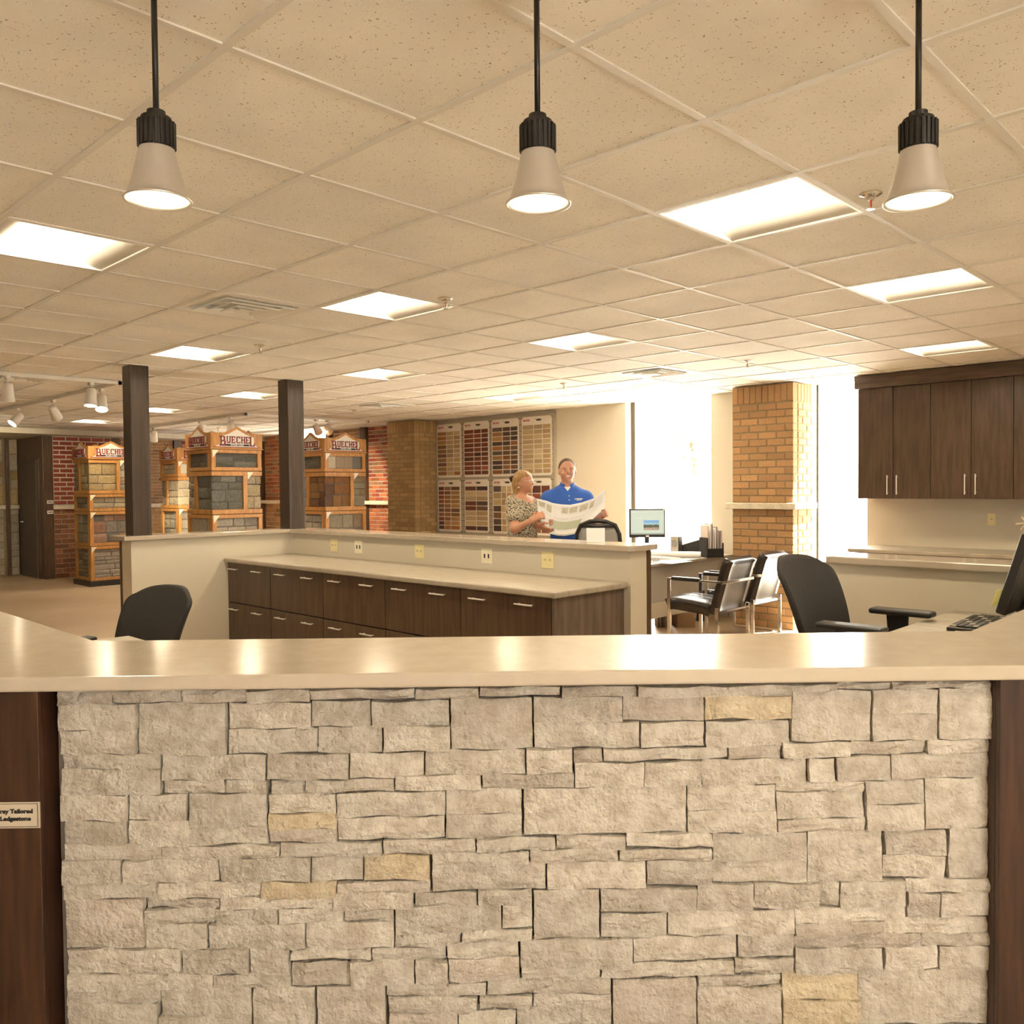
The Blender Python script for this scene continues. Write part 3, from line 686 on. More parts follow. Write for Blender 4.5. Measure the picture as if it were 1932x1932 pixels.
# letters of the gabled sign: strokes as boxes on a 1 x 1 cell, with slab serifs
def letter(ch):
    m = []; t = 0.2
    def r(a, b, c, d): m.append((a, b, c, d))
    if ch == 'U': r(.08,.28,.18,1); r(.68,.88,.18,1); r(.18,.80,0,.2); r(0,.36,.9,1); r(.60,.98,.9,1)
    if ch == 'E': r(.08,.30,0,1); r(0,.85,.86,1); r(0,.88,0,.14); r(.2,.66,.44,.58); r(.72,.85,.70,1); r(.75,.88,0,.30)
    if ch == 'C': r(.04,.28,.2,.8); r(.14,.84,.86,1); r(.14,.84,0,.14); r(.1,.3,.7,.92); r(.1,.3,.08,.3); r(.70,.86,.68,1); r(.72,.86,.05,.25)
    if ch == 'H': r(.08,.30,0,1); r(.68,.90,0,1); r(.2,.8,.44,.58); r(0,.38,.9,1); r(.60,.98,.9,1); r(0,.38,0,.1); r(.60,.98,0,.1)
    if ch == 'L': r(.10,.34,0,1); r(0,.44,.92,1); r(0,.95,0,.13); r(.80,.95,0,.34)
    if ch == 'B': r(.12,.34,0,1); r(0,.74,.89,1); r(0,.90,0,.17); r(.2,.76,.45,.58); r(.64,.86,.53,.95); r(.70,.96,.03,.52)
    return m
def sign_face(parent, w, rz, loc):
    """gabled oak board with the maroon lettering; local x to the right, front towards -y"""
    e = bpy.data.objects.new('sign_board', None)
    bd = MB(); p = [(0,0),(w,0),(w,0.196),(w*0.74,0.200),(w*0.5,0.285),(w*0.26,0.200),(0,0.196)]
    v = [(a,0,b) for a,b in p]+[(a,0.02,b) for a,b in p]; n = len(p)
    bd.add(v, [tuple(range(n)), tuple(range(2*n-1,n-1,-1))]+[((k+1)%n,k,n+k,n+(k+1)%n) for k in range(n)])
    b = bd.build('sign_board', 'oak', parent); b.location = loc; b.rotation_euler = (0,0,rz)
    def flat(poly, y, mt, nm):
        k = len(poly); m = MB().add([(a,y,c) for a,c in poly]+[(a,y+0.004,c) for a,c in poly], [tuple(range(k)), tuple(range(2*k-1,k-1,-1))]+[((q+1)%k,q,k+q,k+(q+1)%k) for q in range(k)])
        m.build(nm, mt, b)
    c = w/2
    flat([(c-.300,.020),(c+.300,.020),(c+.24,.055),(c+.235,.150),(c+.12,.185),(c,.250),(c-.12,.185),(c-.235,.150),(c-.24,.055)], -0.004, 'sign_white', 'sign_panel')
    flat([(c-.330,.012),(c+.330,.012),(c+.318,.020),(c-.318,.020)], -0.006, 'sign_maroon', 'sign_rule')
    flat([(c-.165,.030),(c+.165,.030),(c+.165,.056),(c-.165,.056)], -0.006, 'sign_black', 'sign_bar')
    def word(s, x, z, h, cw, mt, big=None):
        for ch in s:
            m = MB()
            for a, bb, lo, hi in letter(ch): m.box(x+a*cw, x+bb*cw, -0.010, -0.004, z+lo*h, z+hi*h)
            m.build('letter', mt, b); x += cw*1.06
    word('UECHE', c-.150, .066, .090, .0635, 'sign_maroon')
    word('B', c-.245, .030, .128, .088, 'sign_maroon'); word('L', c+.172, .030, .128, .078, 'sign_maroon')
    text('sign_lettering', 'STONE CORP.', 0.030, 'sign_white', b, frame_M((c, -0.0075, .043), (1,0,0), (0,0,1)), bold=0.0006)
    return b
def tower(x, y, label, tiers):
    w = 0.70; r = thing('display_tower', label, 'display tower', (x, y, 0), group='oak and stone display towers')
    MB().box(-0.03, w+0.03, -0.03, w+0.03, 0, 0.085).build('plinth', 'blackplastic', r, bevel=0.006)
    MB().box(0.035, w-0.035, 0.035, w-0.035, 0.085, 2.08).build('core', 'mortar_dark', r)
    for (z0, z1, kind, palA, palB, seed) in tiers:
        t = MB(); rail = 0.048 if kind != 'flat' else 0.05
        R = 0.062 if kind == 'wrap' else 0.05
        for za, zb in ((z0+0.004, z0+R), (z1-R, z1-0.004)):
            m = MB().box(-0.004, w+0.004, -0.004, 0.05, za, zb); m.box(-0.004, 0.05, 0.05, w+0.004, za, zb)
            m.box(0.05, w+0.004, w-0.05, w+0.004, za, zb); m.box(w-0.05, w+0.004, 0.05, w-0.05, za, zb)
            fr = m.build('rail', 'oak', r, bevel=0.003)
        zi0, zi1 = z0+R, z1-R
        if kind == 'wrap':
            s = 0.62*w
            MB().box(s, s+0.055, -0.002, 0.045, zi0, zi1).build('stile', 'oak', r); MB().box(-0.002, 0.045, s, s+0.055, zi0, zi1).build('stile', 'oak', r)
            stone_field(r, (0.002, 0.045, 0), 0, s-0.004, zi0, zi1, palA, (0.09,0.17), (0.12,0.26), 0.034, seed=seed)
            stone_field(r, (s+0.058, 0.045, 0), 0, w-s-0.062, zi0, zi1, palB, (0.09,0.17), (0.09,0.2), 0.034, seed=seed+1)
            stone_field(r, (0.045, w-0.004, 0), R90, w-s-0.062, zi0, zi1, palB, (0.09,0.17), (0.09,0.2), 0.034, seed=seed+2)
            stone_field(r, (0.045, s-0.002, 0), R90, s-0.05, zi0, zi1, palA, (0.09,0.17), (0.12,0.26), 0.034, seed=seed+3)
        else:
            for a in (0.0, w-0.055): MB().box(a, a+0.055, -0.002, 0.045, zi0, zi1).build('stile', 'oak', r)
            for a in (0.047, w-0.055): MB().box(-0.002, 0.045, a, a+0.055, zi0, zi1).build('stile', 'oak', r)
            if kind == 'tiles':
                cols = [(0.55,0.50,0.40),(0.42,0.33,0.24),(0.42,0.33,0.24),(0.20,0.20,0.19)]; k = (w-0.11)/4
                for q in range(4): put_stone(r, (0.055+k*(q+.5), 0.05, (zi0+zi1)/2), 0, (k-0.001, 0.02, zi1-zi0), cols[q], FLATS, 'tile')
                stone_field(r, (0.05, w-0.055, 0), R90, w-0.157, zi0, zi1, palA, (0.05,0.09), (0.14,0.3), 0.03, seed=seed+1)
            else:
                hs = (0.055,0.095) if kind == 'ledge' else (0.10,0.2); ws = (0.16,0.34) if kind == 'ledge' else (0.14,0.26)
                stone_field(r, (0.057, 0.052, 0), 0, w-0.114, zi0, zi1, palA, hs, ws, 0.032, 0.008, seed)
                stone_field(r, (0.05, w-0.055, 0), R90, w-0.157, zi0, zi1, palB, hs, ws, 0.03, 0.008, seed+1)
        # price tag in the corner of the frame
        xt = 0.62*w+0.06 if kind == 'wrap' else 0.012
        MB().add([(xt,-0.007,z1-0.012),(xt+0.085,-0.007,z1-0.012),(xt,-0.007,z1-0.115)], [(0,2,1)]).add([(xt,-0.0055,z1-0.012),(xt+0.085,-0.0055,z1-0.012),(xt,-0.0055,z1-0.115)], [(0,1,2)]).build('price_tag', 'ivory_light' if seed % 2 else 'sign_white', r)
    MB().box(-0.025, w+0.025, -0.025, w+0.025, 2.068, 2.082).build('cornice', 'oak', r, bevel=0.003)
    sign_face(r, w+0.02, 0, (-0.01, -0.012, 2.082)); sign_face(r, w+0.02, R90, (-0.012, w+0.01, 2.082))
    for loc, rz in (((w+0.01, w+0.012, 2.082), math.pi), ((w+0.012, -0.01, 2.082), math.pi/2)):
        p = [(0,0),(w,0),(w,0.196),(w*0.70,0.200),(w*0.5,0.265),(w*0.30,0.200),(0,0.196)]; n = 7
        b = MB().add([(a,0,c) for a,c in p]+[(a,0.02,c) for a,c in p], [tuple(range(n)), tuple(range(2*n-1,n-1,-1))]+[((k+1)%n,k,n+k,n+(k+1)%n) for k in range(n)]).build('sign_board', 'oak', r)
        b.location = loc; b.rotation_euler = (0,0,rz)
    return r
tower(5.12, 10.33, 'oak display tower with dark grey stone panels standing between the two wood columns', [(1.789,2.07,'ledge',SLATE,GREY,11),(1.229,1.789,'wrap',SLATE,CREAM,21),(0.669,1.229,'big',WASH,WASH,31),(0.085,0.669,'big',MIXG,MIXG,41)])
tower(6.87, 10.42, 'oak display tower with rust brown stone panels beside the corner wood column', [(1.789,2.07,'tiles',GREY,GREY,12),(1.229,1.789,'wrap',RUST,MIXG,22),(0.669,1.229,'big',MIXG,WASH,32),(0.085,0.669,'big',MIXG,MIXG,42)])
tower(5.10, 14.50, 'oak display tower with golden stone panels in front of the dark red brick', [(1.50,2.07,'wrap',GOLDS,MIXG,13),(1.215,1.50,'ledge',CREAM,MIXG,23),(0.654,1.215,'big',FIELD,MIXG,33),(0.085,0.654,'ledge',WASH,MIXG,43)])
tower(6.62, 14.62, 'small far oak display tower with pale panels, mostly hidden behind the dark grey tower', [(1.789,2.07,'tiles',CREAM,CREAM,14),(1.229,1.789,'wrap',CREAM,MIXG,24),(0.669,1.229,'big',MIXG,MIXG,34),(0.085,0.669,'big',MIXG,MIXG,44)])

# ================================================================ BRICK SAMPLE BOARDS
sw = thing('slat_wall', 'grey slotted display wall carrying eight brick sample boards', 'display wall', (XW-0.03, 9.1, 0))
MB().box(XW-0.030, XW-0.001, 7.862, 10.385, 0.25, 2.60).build('backing', 'slatwall', sw, world=True)
for k in range(26): MB().box(XW-0.034, XW-0.0295, 7.88, 10.37, 0.33+k*0.088, 0.335+k*0.088).build('slot', 'gap', sw, world=True)
for a, b, c, d in ((7.862,7.885,0.25,2.60),(10.362,10.385,0.25,2.60),(7.862,10.385,2.585,2.60)): MB().box(XW-0.042, XW-0.028, a, b, c, d).build('edge_trim', 'slatwall', sw, world=True)
TANS = [(0.55,0.42,0.22),(0.50,0.36,0.18),(0.58,0.46,0.26),(0.46,0.34,0.20),(0.52,0.40,0.24)]
REDS = [(0.20,0.055,0.035),(0.16,0.05,0.035),(0.24,0.07,0.04),(0.12,0.045,0.035),(0.28,0.09,0.05)]
DARK = [(0.18,0.10,0.06),(0.10,0.07,0.055),(0.22,0.12,0.06),(0.30,0.13,0.06),(0.09,0.055,0.05),(0.13,0.10,0.085)]
ORNG = [(0.42,0.18,0.06),(0.36,0.20,0.09),(0.30,0.15,0.07),(0.46,0.26,0.10),(0.26,0.12,0.07)]
cols4 = [(10.350,9.790),(9.727,9.166),(9.108,8.550),(8.486,7.912)]
def board(y0, y1, z0, z1, pals, colw, rows, label, top=0.115, gap=0.0):
    r = thing('sample_board', label, 'sample board', (XW-0.045, (y0+y1)/2, z0), R90, 'white brick sample boards')
    w = y0-y1; h = z1-z0; c = 0.03
    p = [(-w/2+c,0),(w/2-c,0),(w/2,c),(w/2,h-c),(w/2-c,h),(-w/2+c,h),(-w/2,h-c),(-w/2,c)]; n = 8
    MB().add([(a,0,b) for a,b in p]+[(a,0.010,b) for a,b in p], [tuple(range(n)), tuple(range(2*n-1,n-1,-1))]+[((k+1)%n,k,n+k,n+(k+1)%n) for k in range(n)]).build('panel', 'board_white', r)
    rh = (h-top-0.03)/rows; rr = random.Random(int(y0*100+z0*10)); tot = sum(colw); x = -w/2+0.012
    for q, cw in enumerate(colw):
        pw = cw/tot*(w-0.024)
        for k in range(rows):
            pal = pals[min(q, len(pals)-1)]
            s = bpy.data.objects.new('brick_sample', FLATS); COL.objects.link(s); s.parent = r
            s.location = (x+pw/2, 0.0, h-top-rh*(k+.5)); s.scale = (pw-0.022, 0.008, rh-0.014); col = rr.choice(pal); kk = rr.uniform(.85,1.15); s.color = (col[0]*kk, col[1]*kk, col[2]*kk, 1)
        x += pw
    text('brand_lettering', 'BELDEN', 0.036, 'logo_red', r, frame_M((-w/2+0.095,-0.0012,h-0.052),(1,0,0),(0,0,1)), bold=0.0012)
    MB().ball((0.045,-0.001,h-0.052),(0.055,0.0015,0.016),14,6).build('brand_mark', 'logo_dark', r)
    MB().tube([(-0.035,-0.001,h-0.035),(-0.02,-0.001,h-0.028),(0.0,-0.001,h-0.038)],0.002,5).build('brand_swirl', 'logo_dark', r)
ulab = ['upper sample board of tan and brown bricks next to the olive pillar', 'upper sample board of dark red bricks', 'upper sample board of brown and charcoal bricks', 'upper sample board of pale sand bricks at the beige wall']
upal = [(ORNG,TANS,TANS+ORNG[:2]),(REDS,REDS,REDS),(ORNG+DARK,DARK,DARK),(TANS,TANS,TANS)]
llab = ['lower sample board of red brown bricks next to the olive pillar', 'lower sample board with two columns of wide bricks', 'lower sample board of large tan squares behind the woman', 'lower sample board of rust squares between the two people']
lpal = [(REDS+DARK,ORNG,ORNG+DARK),(TANS+REDS,TANS+DARK),(TANS+DARK,TANS,TANS+ORNG,TANS),(ORNG,REDS+ORNG,REDS)]
lcw = [(1,1.1,1.5),(1,1),(1.6,1,1,1),(1,1,1)]; lrow = [10,9,7,6]
for k, (a, b) in enumerate(cols4):
    board(a, b, 1.71, 2.55, upal[k], (1.5,1.1,1.05), 10, ulab[k])
    board(a-0.01, b+0.02, 0.86, 1.672, lpal[k], lcw[k], lrow[k], llab[k], 0.10)

# ================================================================ HALF WALLS, COLUMNS
def half_wall(poly, wood, label, z=1.110):
    c = np.mean(np.array(poly), axis=0); r = thing('half_wall', label, 'half wall', (c[0], c[1], 0))
    MB().prism(poly, 0, z).build('body', 'paint', r, world=True)
    for wp in wood: MB().prism(wp, 0, z).build('wood_panel', 'darkwood', r, world=True)
    return r
half_wall([(2.95,7.45),(4.52,7.45),(4.52,3.33),(4.70,3.33),(4.70,7.65),(2.95,7.65)],
          [[(2.945,7.652),(4.74,7.652),(4.74,7.69),(2.945,7.69)], [(4.702,3.325),(4.745,3.325),(4.745,7.65),(4.702,7.65)]],
          'beige L-shaped half wall behind the drawer counter with dark wood outer face')
half_wall([(4.52,-3.9),(4.70,-3.9),(4.70,2.05),(4.52,2.05)], [[(4.702,-3.9),(4.745,-3.9),(4.745,2.055),(4.702,2.055)]], 'beige half wall behind the swivel chair, below the upper cabinets')
prop(MB().prism([(2.88,7.41),(4.47,7.41),(4.47,3.31),(4.50,3.28),(4.76,3.28),(4.79,3.31),(4.79,7.73),(2.88,7.73)], 1.112, 1.150).build('ledge_countertop', 'ledge_quartz', bevel=0.006), 'glossy greige stone cap on the L-shaped half wall', 'wall cap')
prop(MB().prism([(4.47,-3.9),(4.79,-3.9),(4.79,1.98),(4.76,2.01),(4.50,2.01),(4.47,1.98)], 1.112, 1.150).build('ledge_countertop', 'ledge_quartz', bevel=0.006), 'glossy greige stone cap reflecting the cabinet handles on the shorter half wall', 'wall cap')
def column(x0, x1, y0, y1, label):
    r = thing('wood_column', label, 'column', ((x0+x1)/2, (y0+y1)/2, 1.1505)); t = 0.018; z0, z1 = 1.1505, CEIL-0.001
    MB().box(x0+t, x1-t, y0, y0+t, z0, z1).build('board', 'greywood', r, world=True, bevel=0.002)
    MB().box(x0+t, x1-t, y1-t, y1, z0, z1).build('board', 'greywood', r, world=True, bevel=0.002)
    MB().box(x0, x0+t, y0, y1, z0, z1).build('board', 'greywood', r, world=True, bevel=0.002)
    MB().box(x1-t, x1, y0, y1, z0, z1).build('board', 'greywood', r, world=True, bevel=0.002)
column(2.985, 3.145, 7.48, 7.65, 'dark wood column at the free end of the L-shaped half wall')
column(4.50, 4.68, 7.46, 7.64, 'dark wood column at the corner of the L-shaped half wall')

# outlets
def outlet(x, y, z, kind, label, rz=R90):
    r = thing('wall_outlet', label, 'outlet', (x, y, z), rz, 'ivory wall outlets')
    w = 0.058 if kind != 'single' else 0.035
    MB().box(-w, w, -0.005, 0.0, -0.058, 0.058).build('plate', 'ivory' if kind != 'data' else 'ivory_light', r, bevel=0.002)
    for sx in ((-1, 1) if kind != 'single' else (0,)):
        if kind == 'data': MB().box(sx*0.022-0.007, sx*0.022+0.007, -0.007, -0.004, -0.016, 0.016).build('socket', 'blackplastic', r)
        else:
            MB().box(sx*0.024-0.016, sx*0.024+0.016, -0.0065, -0.004, -0.034, 0.034).build('socket', 'ivory', r, bevel=0.002)
            for a in (-0.006, 0.006): MB().box(sx*0.024+a-0.0015, sx*0.024+a+0.0015, -0.0072, -0.006, -0.004, 0.010).build('slot', 'gap', r)
for y, kind, lab in ((6.719,'duplex','ivory double outlet plate nearest the corner column on the half wall'),(6.335,'data','pale data outlet plate with two dark sockets, near the corner column'),(5.479,'duplex','ivory double outlet plate at the middle of the half wall above the drawers'),(4.677,'data','pale data outlet plate with two dark sockets, third drawer bay'),(4.052,'duplex','ivory double outlet plate nearest the open end of the half wall')):
    outlet(4.5195, y, 1.016, kind, lab)
outlet(XW-0.0005, 2.385, 1.194, 'single', 'single ivory outlet on the wall below the upper cabinets')

# ================================================================ DRAWER COUNTER
bays = [7.447, 6.68, 5.864, 5.048, 4.224, 3.41]
XF = 3.83
def handle(parent, c, axis, ln, out, mt='steel'):
    c = Vector(c); a = Vector(axis); o = Vector(out)
    m = MB().cyl(c+o*0.032-a*ln/2, c+o*0.032+a*ln/2, 0.0055, n=10)
    for s in (-1, 1): m.cyl(c+a*s*(ln/2-0.02), c+a*s*(ln/2-0.02)+o*0.032, 0.004, n=8)
    return m.build('handle', mt, parent, smooth=False)
names = ['drawer cabinet against the left half wall, first under the long worktop', 'second drawer cabinet from the left half wall', 'middle drawer cabinet under the long worktop', 'drawer cabinet next to the open end unit', 'drawer cabinet at the open end of the worktop with a wood end panel']
for k in range(5):
    y1, y0 = bays[k], bays[k+1]
    r = thing('drawer_cabinet', 'dark brown ' + names[k], 'cabinet', ((XF+4.5)/2, (y0+y1)/2, 0), group='drawer cabinets along the half wall')
    MB().box(XF+0.022, 4.515, y0+0.001, y1-0.001, 0.10, 0.868).build('body', 'gap', r, world=True)
    MB().box(XF+0.07, 4.515, y0+0.001, y1-0.001, 0.0, 0.10).build('toe_kick', 'blackplastic', r, world=True)
    for z0, z1 in ((0.502, 0.866), (0.108, 0.494)):
        d = MB().box(XF, XF+0.02, y0+0.004, y1-0.004, z0, z1).build('drawer', 'darkwood', r, world=True, bevel=0.002)
        L = r.location
        for off in (0.19, 0.61): handle(d, (XF-L.x, 7.5-0.818*k-off-L.y, z1-0.055), (0,1,0), 0.15, (-1,0,0))
MB().box(XF+0.001, 4.518, 3.382, 3.408, 0.0, 0.868).build('end_panel', 'endpanel', r, world=True, bevel=0.002)
prop(MB().box(3.79, 4.5195, 3.345, 7.448, 0.870, 0.910).build('worktop', 'laminate', bevel=0.012, seg=3), 'long grey beige laminate worktop over the drawer cabinets', 'worktop')

# upper cabinets and the counter below them
edges = [3.510, 3.164, 2.817, 2.462, 2.116, 1.77, 1.42, 1.07, 0.72]
for k in range(4):
    y1, y0 = edges[2*k], edges[2*k+2]
    r = thing('upper_cabinet', ['dark wood wall cabinet next to the window', 'dark wood wall cabinet second from the window', 'dark wood wall cabinet third from the window', 'dark wood wall cabinet fourth from the window'][k], 'cabinet', (8.78, (y0+y1)/2, 1.395), group='dark wood wall cabinets')
    MB().box(8.622, XW-0.001, y0+0.001, y1-0.001, 1.395, 2.491).build('body', 'darkwood', r, world=True)
    ym = edges[2*k+1]; L = r.location
    for a, b, hy in ((ym, y1, ym+0.045), (y0, ym, ym-0.045)):
        d = MB().box(8.60, 8.62, a+0.003, b-0.003, 1.398, 2.49).build('door', 'darkwood', r, world=True, bevel=0.002)
        handle(d, (8.60-L.x, hy-L.y, 1.53-L.z), (0,0,1), 0.19, (-1,0,0))
prop(MB().box(8.56, XW-0.001, 0.70, 3.53, 2.492, CEIL-0.002).build('cabinet_fascia', 'darkwood_h', bevel=0.003), 'dark wood fascia board between the wall cabinets and the ceiling', 'fascia')
r = thing('base_cabinet', 'low base cabinet under the counter along the wall with the upper cabinets', 'cabinet', (8.65, 1.6, 0))
MB().box(8.38, XW-0.002, -0.5, 3.45, 0.10, 0.868).build('body', 'darkwood', r, world=True); MB().box(8.45, XW-0.002, -0.5, 3.45, 0, 0.10).build('toe_kick', 'blackplastic', r, world=True)
for k in range(6):
    a = 3.44-0.65*k; d = MB().box(8.36, 8.379, a-0.645, a, 0.11, 0.865).build('door', 'darkwood', r, world=True, bevel=0.002); L = r.location
    handle(d, (8.36-L.x, a-0.06-L.y, 0.72), (0,0,1), 0.15, (-1,0,0))
prop(MB().box(8.33, XW-0.002, -0.5, 3.50, 0.870, 0.910).build('worktop', 'laminate', bevel=0.010), 'grey beige counter along the wall below the upper cabinets', 'worktop')

# ================================================================ RECEPTION COUNTER
S2 = math.sqrt(0.5)
def st(s, t, z=0.0): return (s*S2 + t*S2, -s*S2 + t*S2, z)     # along the stone front, away from the visitor
ZC = 1.067
outer = [(0.467,5.4),(0.467,2.563),(2.710,0.320),(4.465,0.320)]
inner = [(4.465,0.840),(2.930,0.840),(0.987,2.783),(0.987,5.4)]
prop(MB().prism(outer+inner, ZC-0.038, ZC).build('countertop', 'quartz', bevel=0.006, seg=3), 'glossy warm beige stone countertop on the reception desk', 'countertop')
# carcass of the desk (hidden core and the sides of both wings)
r = DESK = thing('reception_desk', 'reception desk clad in stacked cream ledgestone between dark wood panels', 'desk', (1.2, 1.2, 0))
MB().prism([st(-1.47,2.30)[:2], st(1.50,2.30)[:2], st(1.50,2.40)[:2], st(-1.47,2.40)[:2]], 0, ZC-0.039).build('front_core', 'gap', r, world=True)
MB().box(0.53,0.66,2.56,5.35,0,ZC-0.039).build('side_panel', 'redwood', r, world=True); MB().box(2.71,4.46,0.39,0.52,0,ZC-0.039).build('side_panel', 'redwood', r, world=True)
prop(MB().prism([(0.665,3.75),(1.47,3.75),(1.47,2.98),(3.08,1.37),(4.515,1.37),(4.515,0.53),(2.99,0.53),(2.78,0.66),(0.74,2.70),(0.665,2.85)], 0.872, 0.910).build('desk_surface', 'laminate', bevel=0.006), 'grey beige work surface behind the raised reception counter', 'desk')
desk_legs = thing('desk_support', 'dark panel supports under the reception work surface', 'desk support', (1.4, 3.7, 0))
for b in ((0.70,1.40,3.70,3.74,0,0.870),(4.44,4.48,0.56,1.30,0,0.870)): MB().box(*b).build('support_panel', 'darkwood', desk_legs, world=True)

# ledgestone front ---------------------------------------------------
A_ = lambda x, y: (x*0.36232, 1280+y*0.36232)
B_ = lambda x, y: (640+x*0.34161, 1280+y*0.34161)
C_ = lambda x, y: (1250+x*0.35300, 1280+y*0.35300)
RA = [(303,62,590,135),(590,60,950,122),(950,60,1284,126),(1288,60,1615,122),(305,135,712,265),(310,268,712,395),(712,132,1180,400),(1185,130,1622,262),(1190,265,1655,388),
(320,398,840,472),(320,474,840,602),(845,400,1385,525),(850,528,1170,600),(1170,530,1395,598),(1390,395,1818,522),(1412,528,1588,602),(312,605,665,738),(668,605,980,735),(985,600,1395,770),(990,772,1395,858),
(1398,598,1752,700),(1400,702,1760,778,'gold'),(1400,780,1760,852,'grey'),(335,740,665,860),(668,740,995,872),(330,862,845,942),(848,868,1458,935),(325,945,642,1065),(645,940,1140,1060),(1145,930,1620,1055),(1622,925,1890,1050),
(330,1070,822,1145),(822,1062,1360,1140),(1360,1060,1755,1142,'gold'),(335,1150,755,1405,'grey'),(758,1145,1142,1200),(1145,1142,1735,1195),(752,1203,1122,1282),(1125,1200,1448,1278),(1450,1195,1790,1272),
(752,1282,1082,1408),(1085,1278,1590,1415),(348,1410,948,1535),(950,1405,1298,1535),(1298,1408,1510,1540),(1515,1480,1828,1595,'grey'),(355,1540,1110,1612),(1112,1540,1515,1610),(350,1615,838,1690),(840,1608,1308,1755),
(1310,1605,1645,1850),(358,1692,830,1850),(830,1757,1308,1850)]
RB = [(418,55,772,112),(775,50,1222,95),(1228,45,1648,100),(180,125,610,265),(245,262,615,395),(615,110,1070,388),(1072,105,1565,238),(1075,242,1658,382),(58,415,470,548),(472,400,1030,530),(1032,388,1288,525),(1292,388,1452,458),
(310,535,785,612),(788,525,1298,602),(1300,462,1682,600),(588,612,1010,745),(588,748,1012,882),(240,890,752,968),(757,882,1195,948),(1198,872,1582,942),(512,962,1050,1020),(1052,945,1542,1012),(135,975,502,1105,'gold'),
(512,1025,1142,1165),(1146,1018,1698,1160),(415,1185,762,1268),(765,1165,1068,1248),(312,1255,898,1398),(900,1250,1068,1380),(1072,1168,1440,1435),(1444,1298,1812,1430),(310,1400,672,1475),(678,1388,1068,1440),(28,1275,305,1338),
(182,1485,590,1552),(595,1450,990,1535),(605,1538,998,1668,'grey'),(1000,1440,1618,1590),(1005,1590,1440,1655),(65,1550,415,1690),(418,1555,605,1690),(258,1692,812,1755),(818,1658,1500,1728),(270,1762,765,1850),(775,1745,1068,1812),(1072,1735,1502,1810),
(275,1850,655,1962,'grey'),(655,1830,978,1962),(980,1812,1505,1962)]
RC = [(935,22,1220,58),(1220,15,1815,46),(222,92,682,212,'gold'),(228,228,682,362),(685,65,1112,332),(1115,55,1470,188),(1118,190,1475,328),(1480,48,1842,320),(350,358,638,430),(640,342,1003,420),(1003,335,1408,405),(1410,325,1840,398),
(212,435,772,568),(775,425,922,550),(925,415,1218,545),(1218,402,1832,528),(135,572,603,705),(135,708,605,820),(605,550,1078,605),(608,608,1080,745),(612,748,1085,815),(1085,545,1398,668),(1088,672,1392,805),(1398,535,1825,798),
(265,825,770,965),(268,968,770,1085),(772,812,1180,1085),(1195,808,1510,942),(1182,945,1508,1068),(1528,800,1825,1068),(186,1095,482,1242),(485,1090,838,1225),(840,1088,942,1220),(945,1085,1298,1218),(1305,1072,1820,1138),(1310,1145,1478,1282),(1482,1140,1815,1265),
(28,1242,705,1365),(705,1225,1305,1298),(705,1302,1190,1368,'grey'),(1190,1285,1828,1360),(705,1370,1385,1440,'grey'),(1385,1360,1828,1422),(405,1368,705,1490),(708,1442,1172,1570),(1185,1435,1478,1555),(1482,1428,1830,1552),(385,1500,705,1575),
(186,1585,630,1640),(186,1645,630,1900,'grey'),(645,1572,1045,1712,'gold'),(645,1715,1048,1900,'gold'),(1050,1560,1815,1900)]
MIXD = [('A',1615,58,'B',418,112),('A',1622,120,'B',178,262),('A',1655,252,'B',240,410),('A',1592,528,'B',305,620),('A',1755,592,'B',588,752),('A',1760,720,'B',585,885),('A',1460,855,'B',235,975),('A',1758,1058,'B',505,1188,'grey'),
('A',1735,1115,'B',412,1268),('A',1592,1265,'B',305,1480),('A',1512,1405,'B',178,1545),('A',1648,1602,'B',258,1962,'grey'),('B',1648,42,'C',935,92),('B',1568,102,'C',220,225,'grey'),('B',1660,240,'C',222,362),('B',1455,385,'C',348,430),
('B',1684,458,'C',210,575),('B',1018,605,'C',133,825),('B',1585,858,'C',262,890),('B',1548,940,'C',262,970),('B',1700,1008,'C',265,1105),('B',1444,1165,'C',182,1240),('B',1622,1428,'C',400,1500),('B',1445,1570,'C',383,1582),('B',1508,1652,'C',180,1900,'grey')]
FN = {'A': A_, 'B': B_, 'C': C_}
rects = []
for L_, fn in ((RA, A_), (RB, B_), (RC, C_)):
    for q in L_: rects.append((*fn(q[0], q[1]), *fn(q[2], q[3]), q[4] if len(q) > 4 else ''))
for q in MIXD: rects.append((*FN[q[0]](q[1], q[2]), *FN[q[3]](q[4], q[5]), q[6] if len(q) > 6 else ''))
TB = 2.25-2.235
sf = MB().box(-1.225, 1.225, TB, TB+0.045, 0, ZC-0.041).build('stone_cladding', 'mortar_dark', DESK)
sf.location = Vector(st(0.05, 2.235)) - DESK.location; sf.rotation_euler = (0, 0, -math.pi/4); sf['label'] = 'stacked cream ledgestone cladding'
sr = random.Random(5)
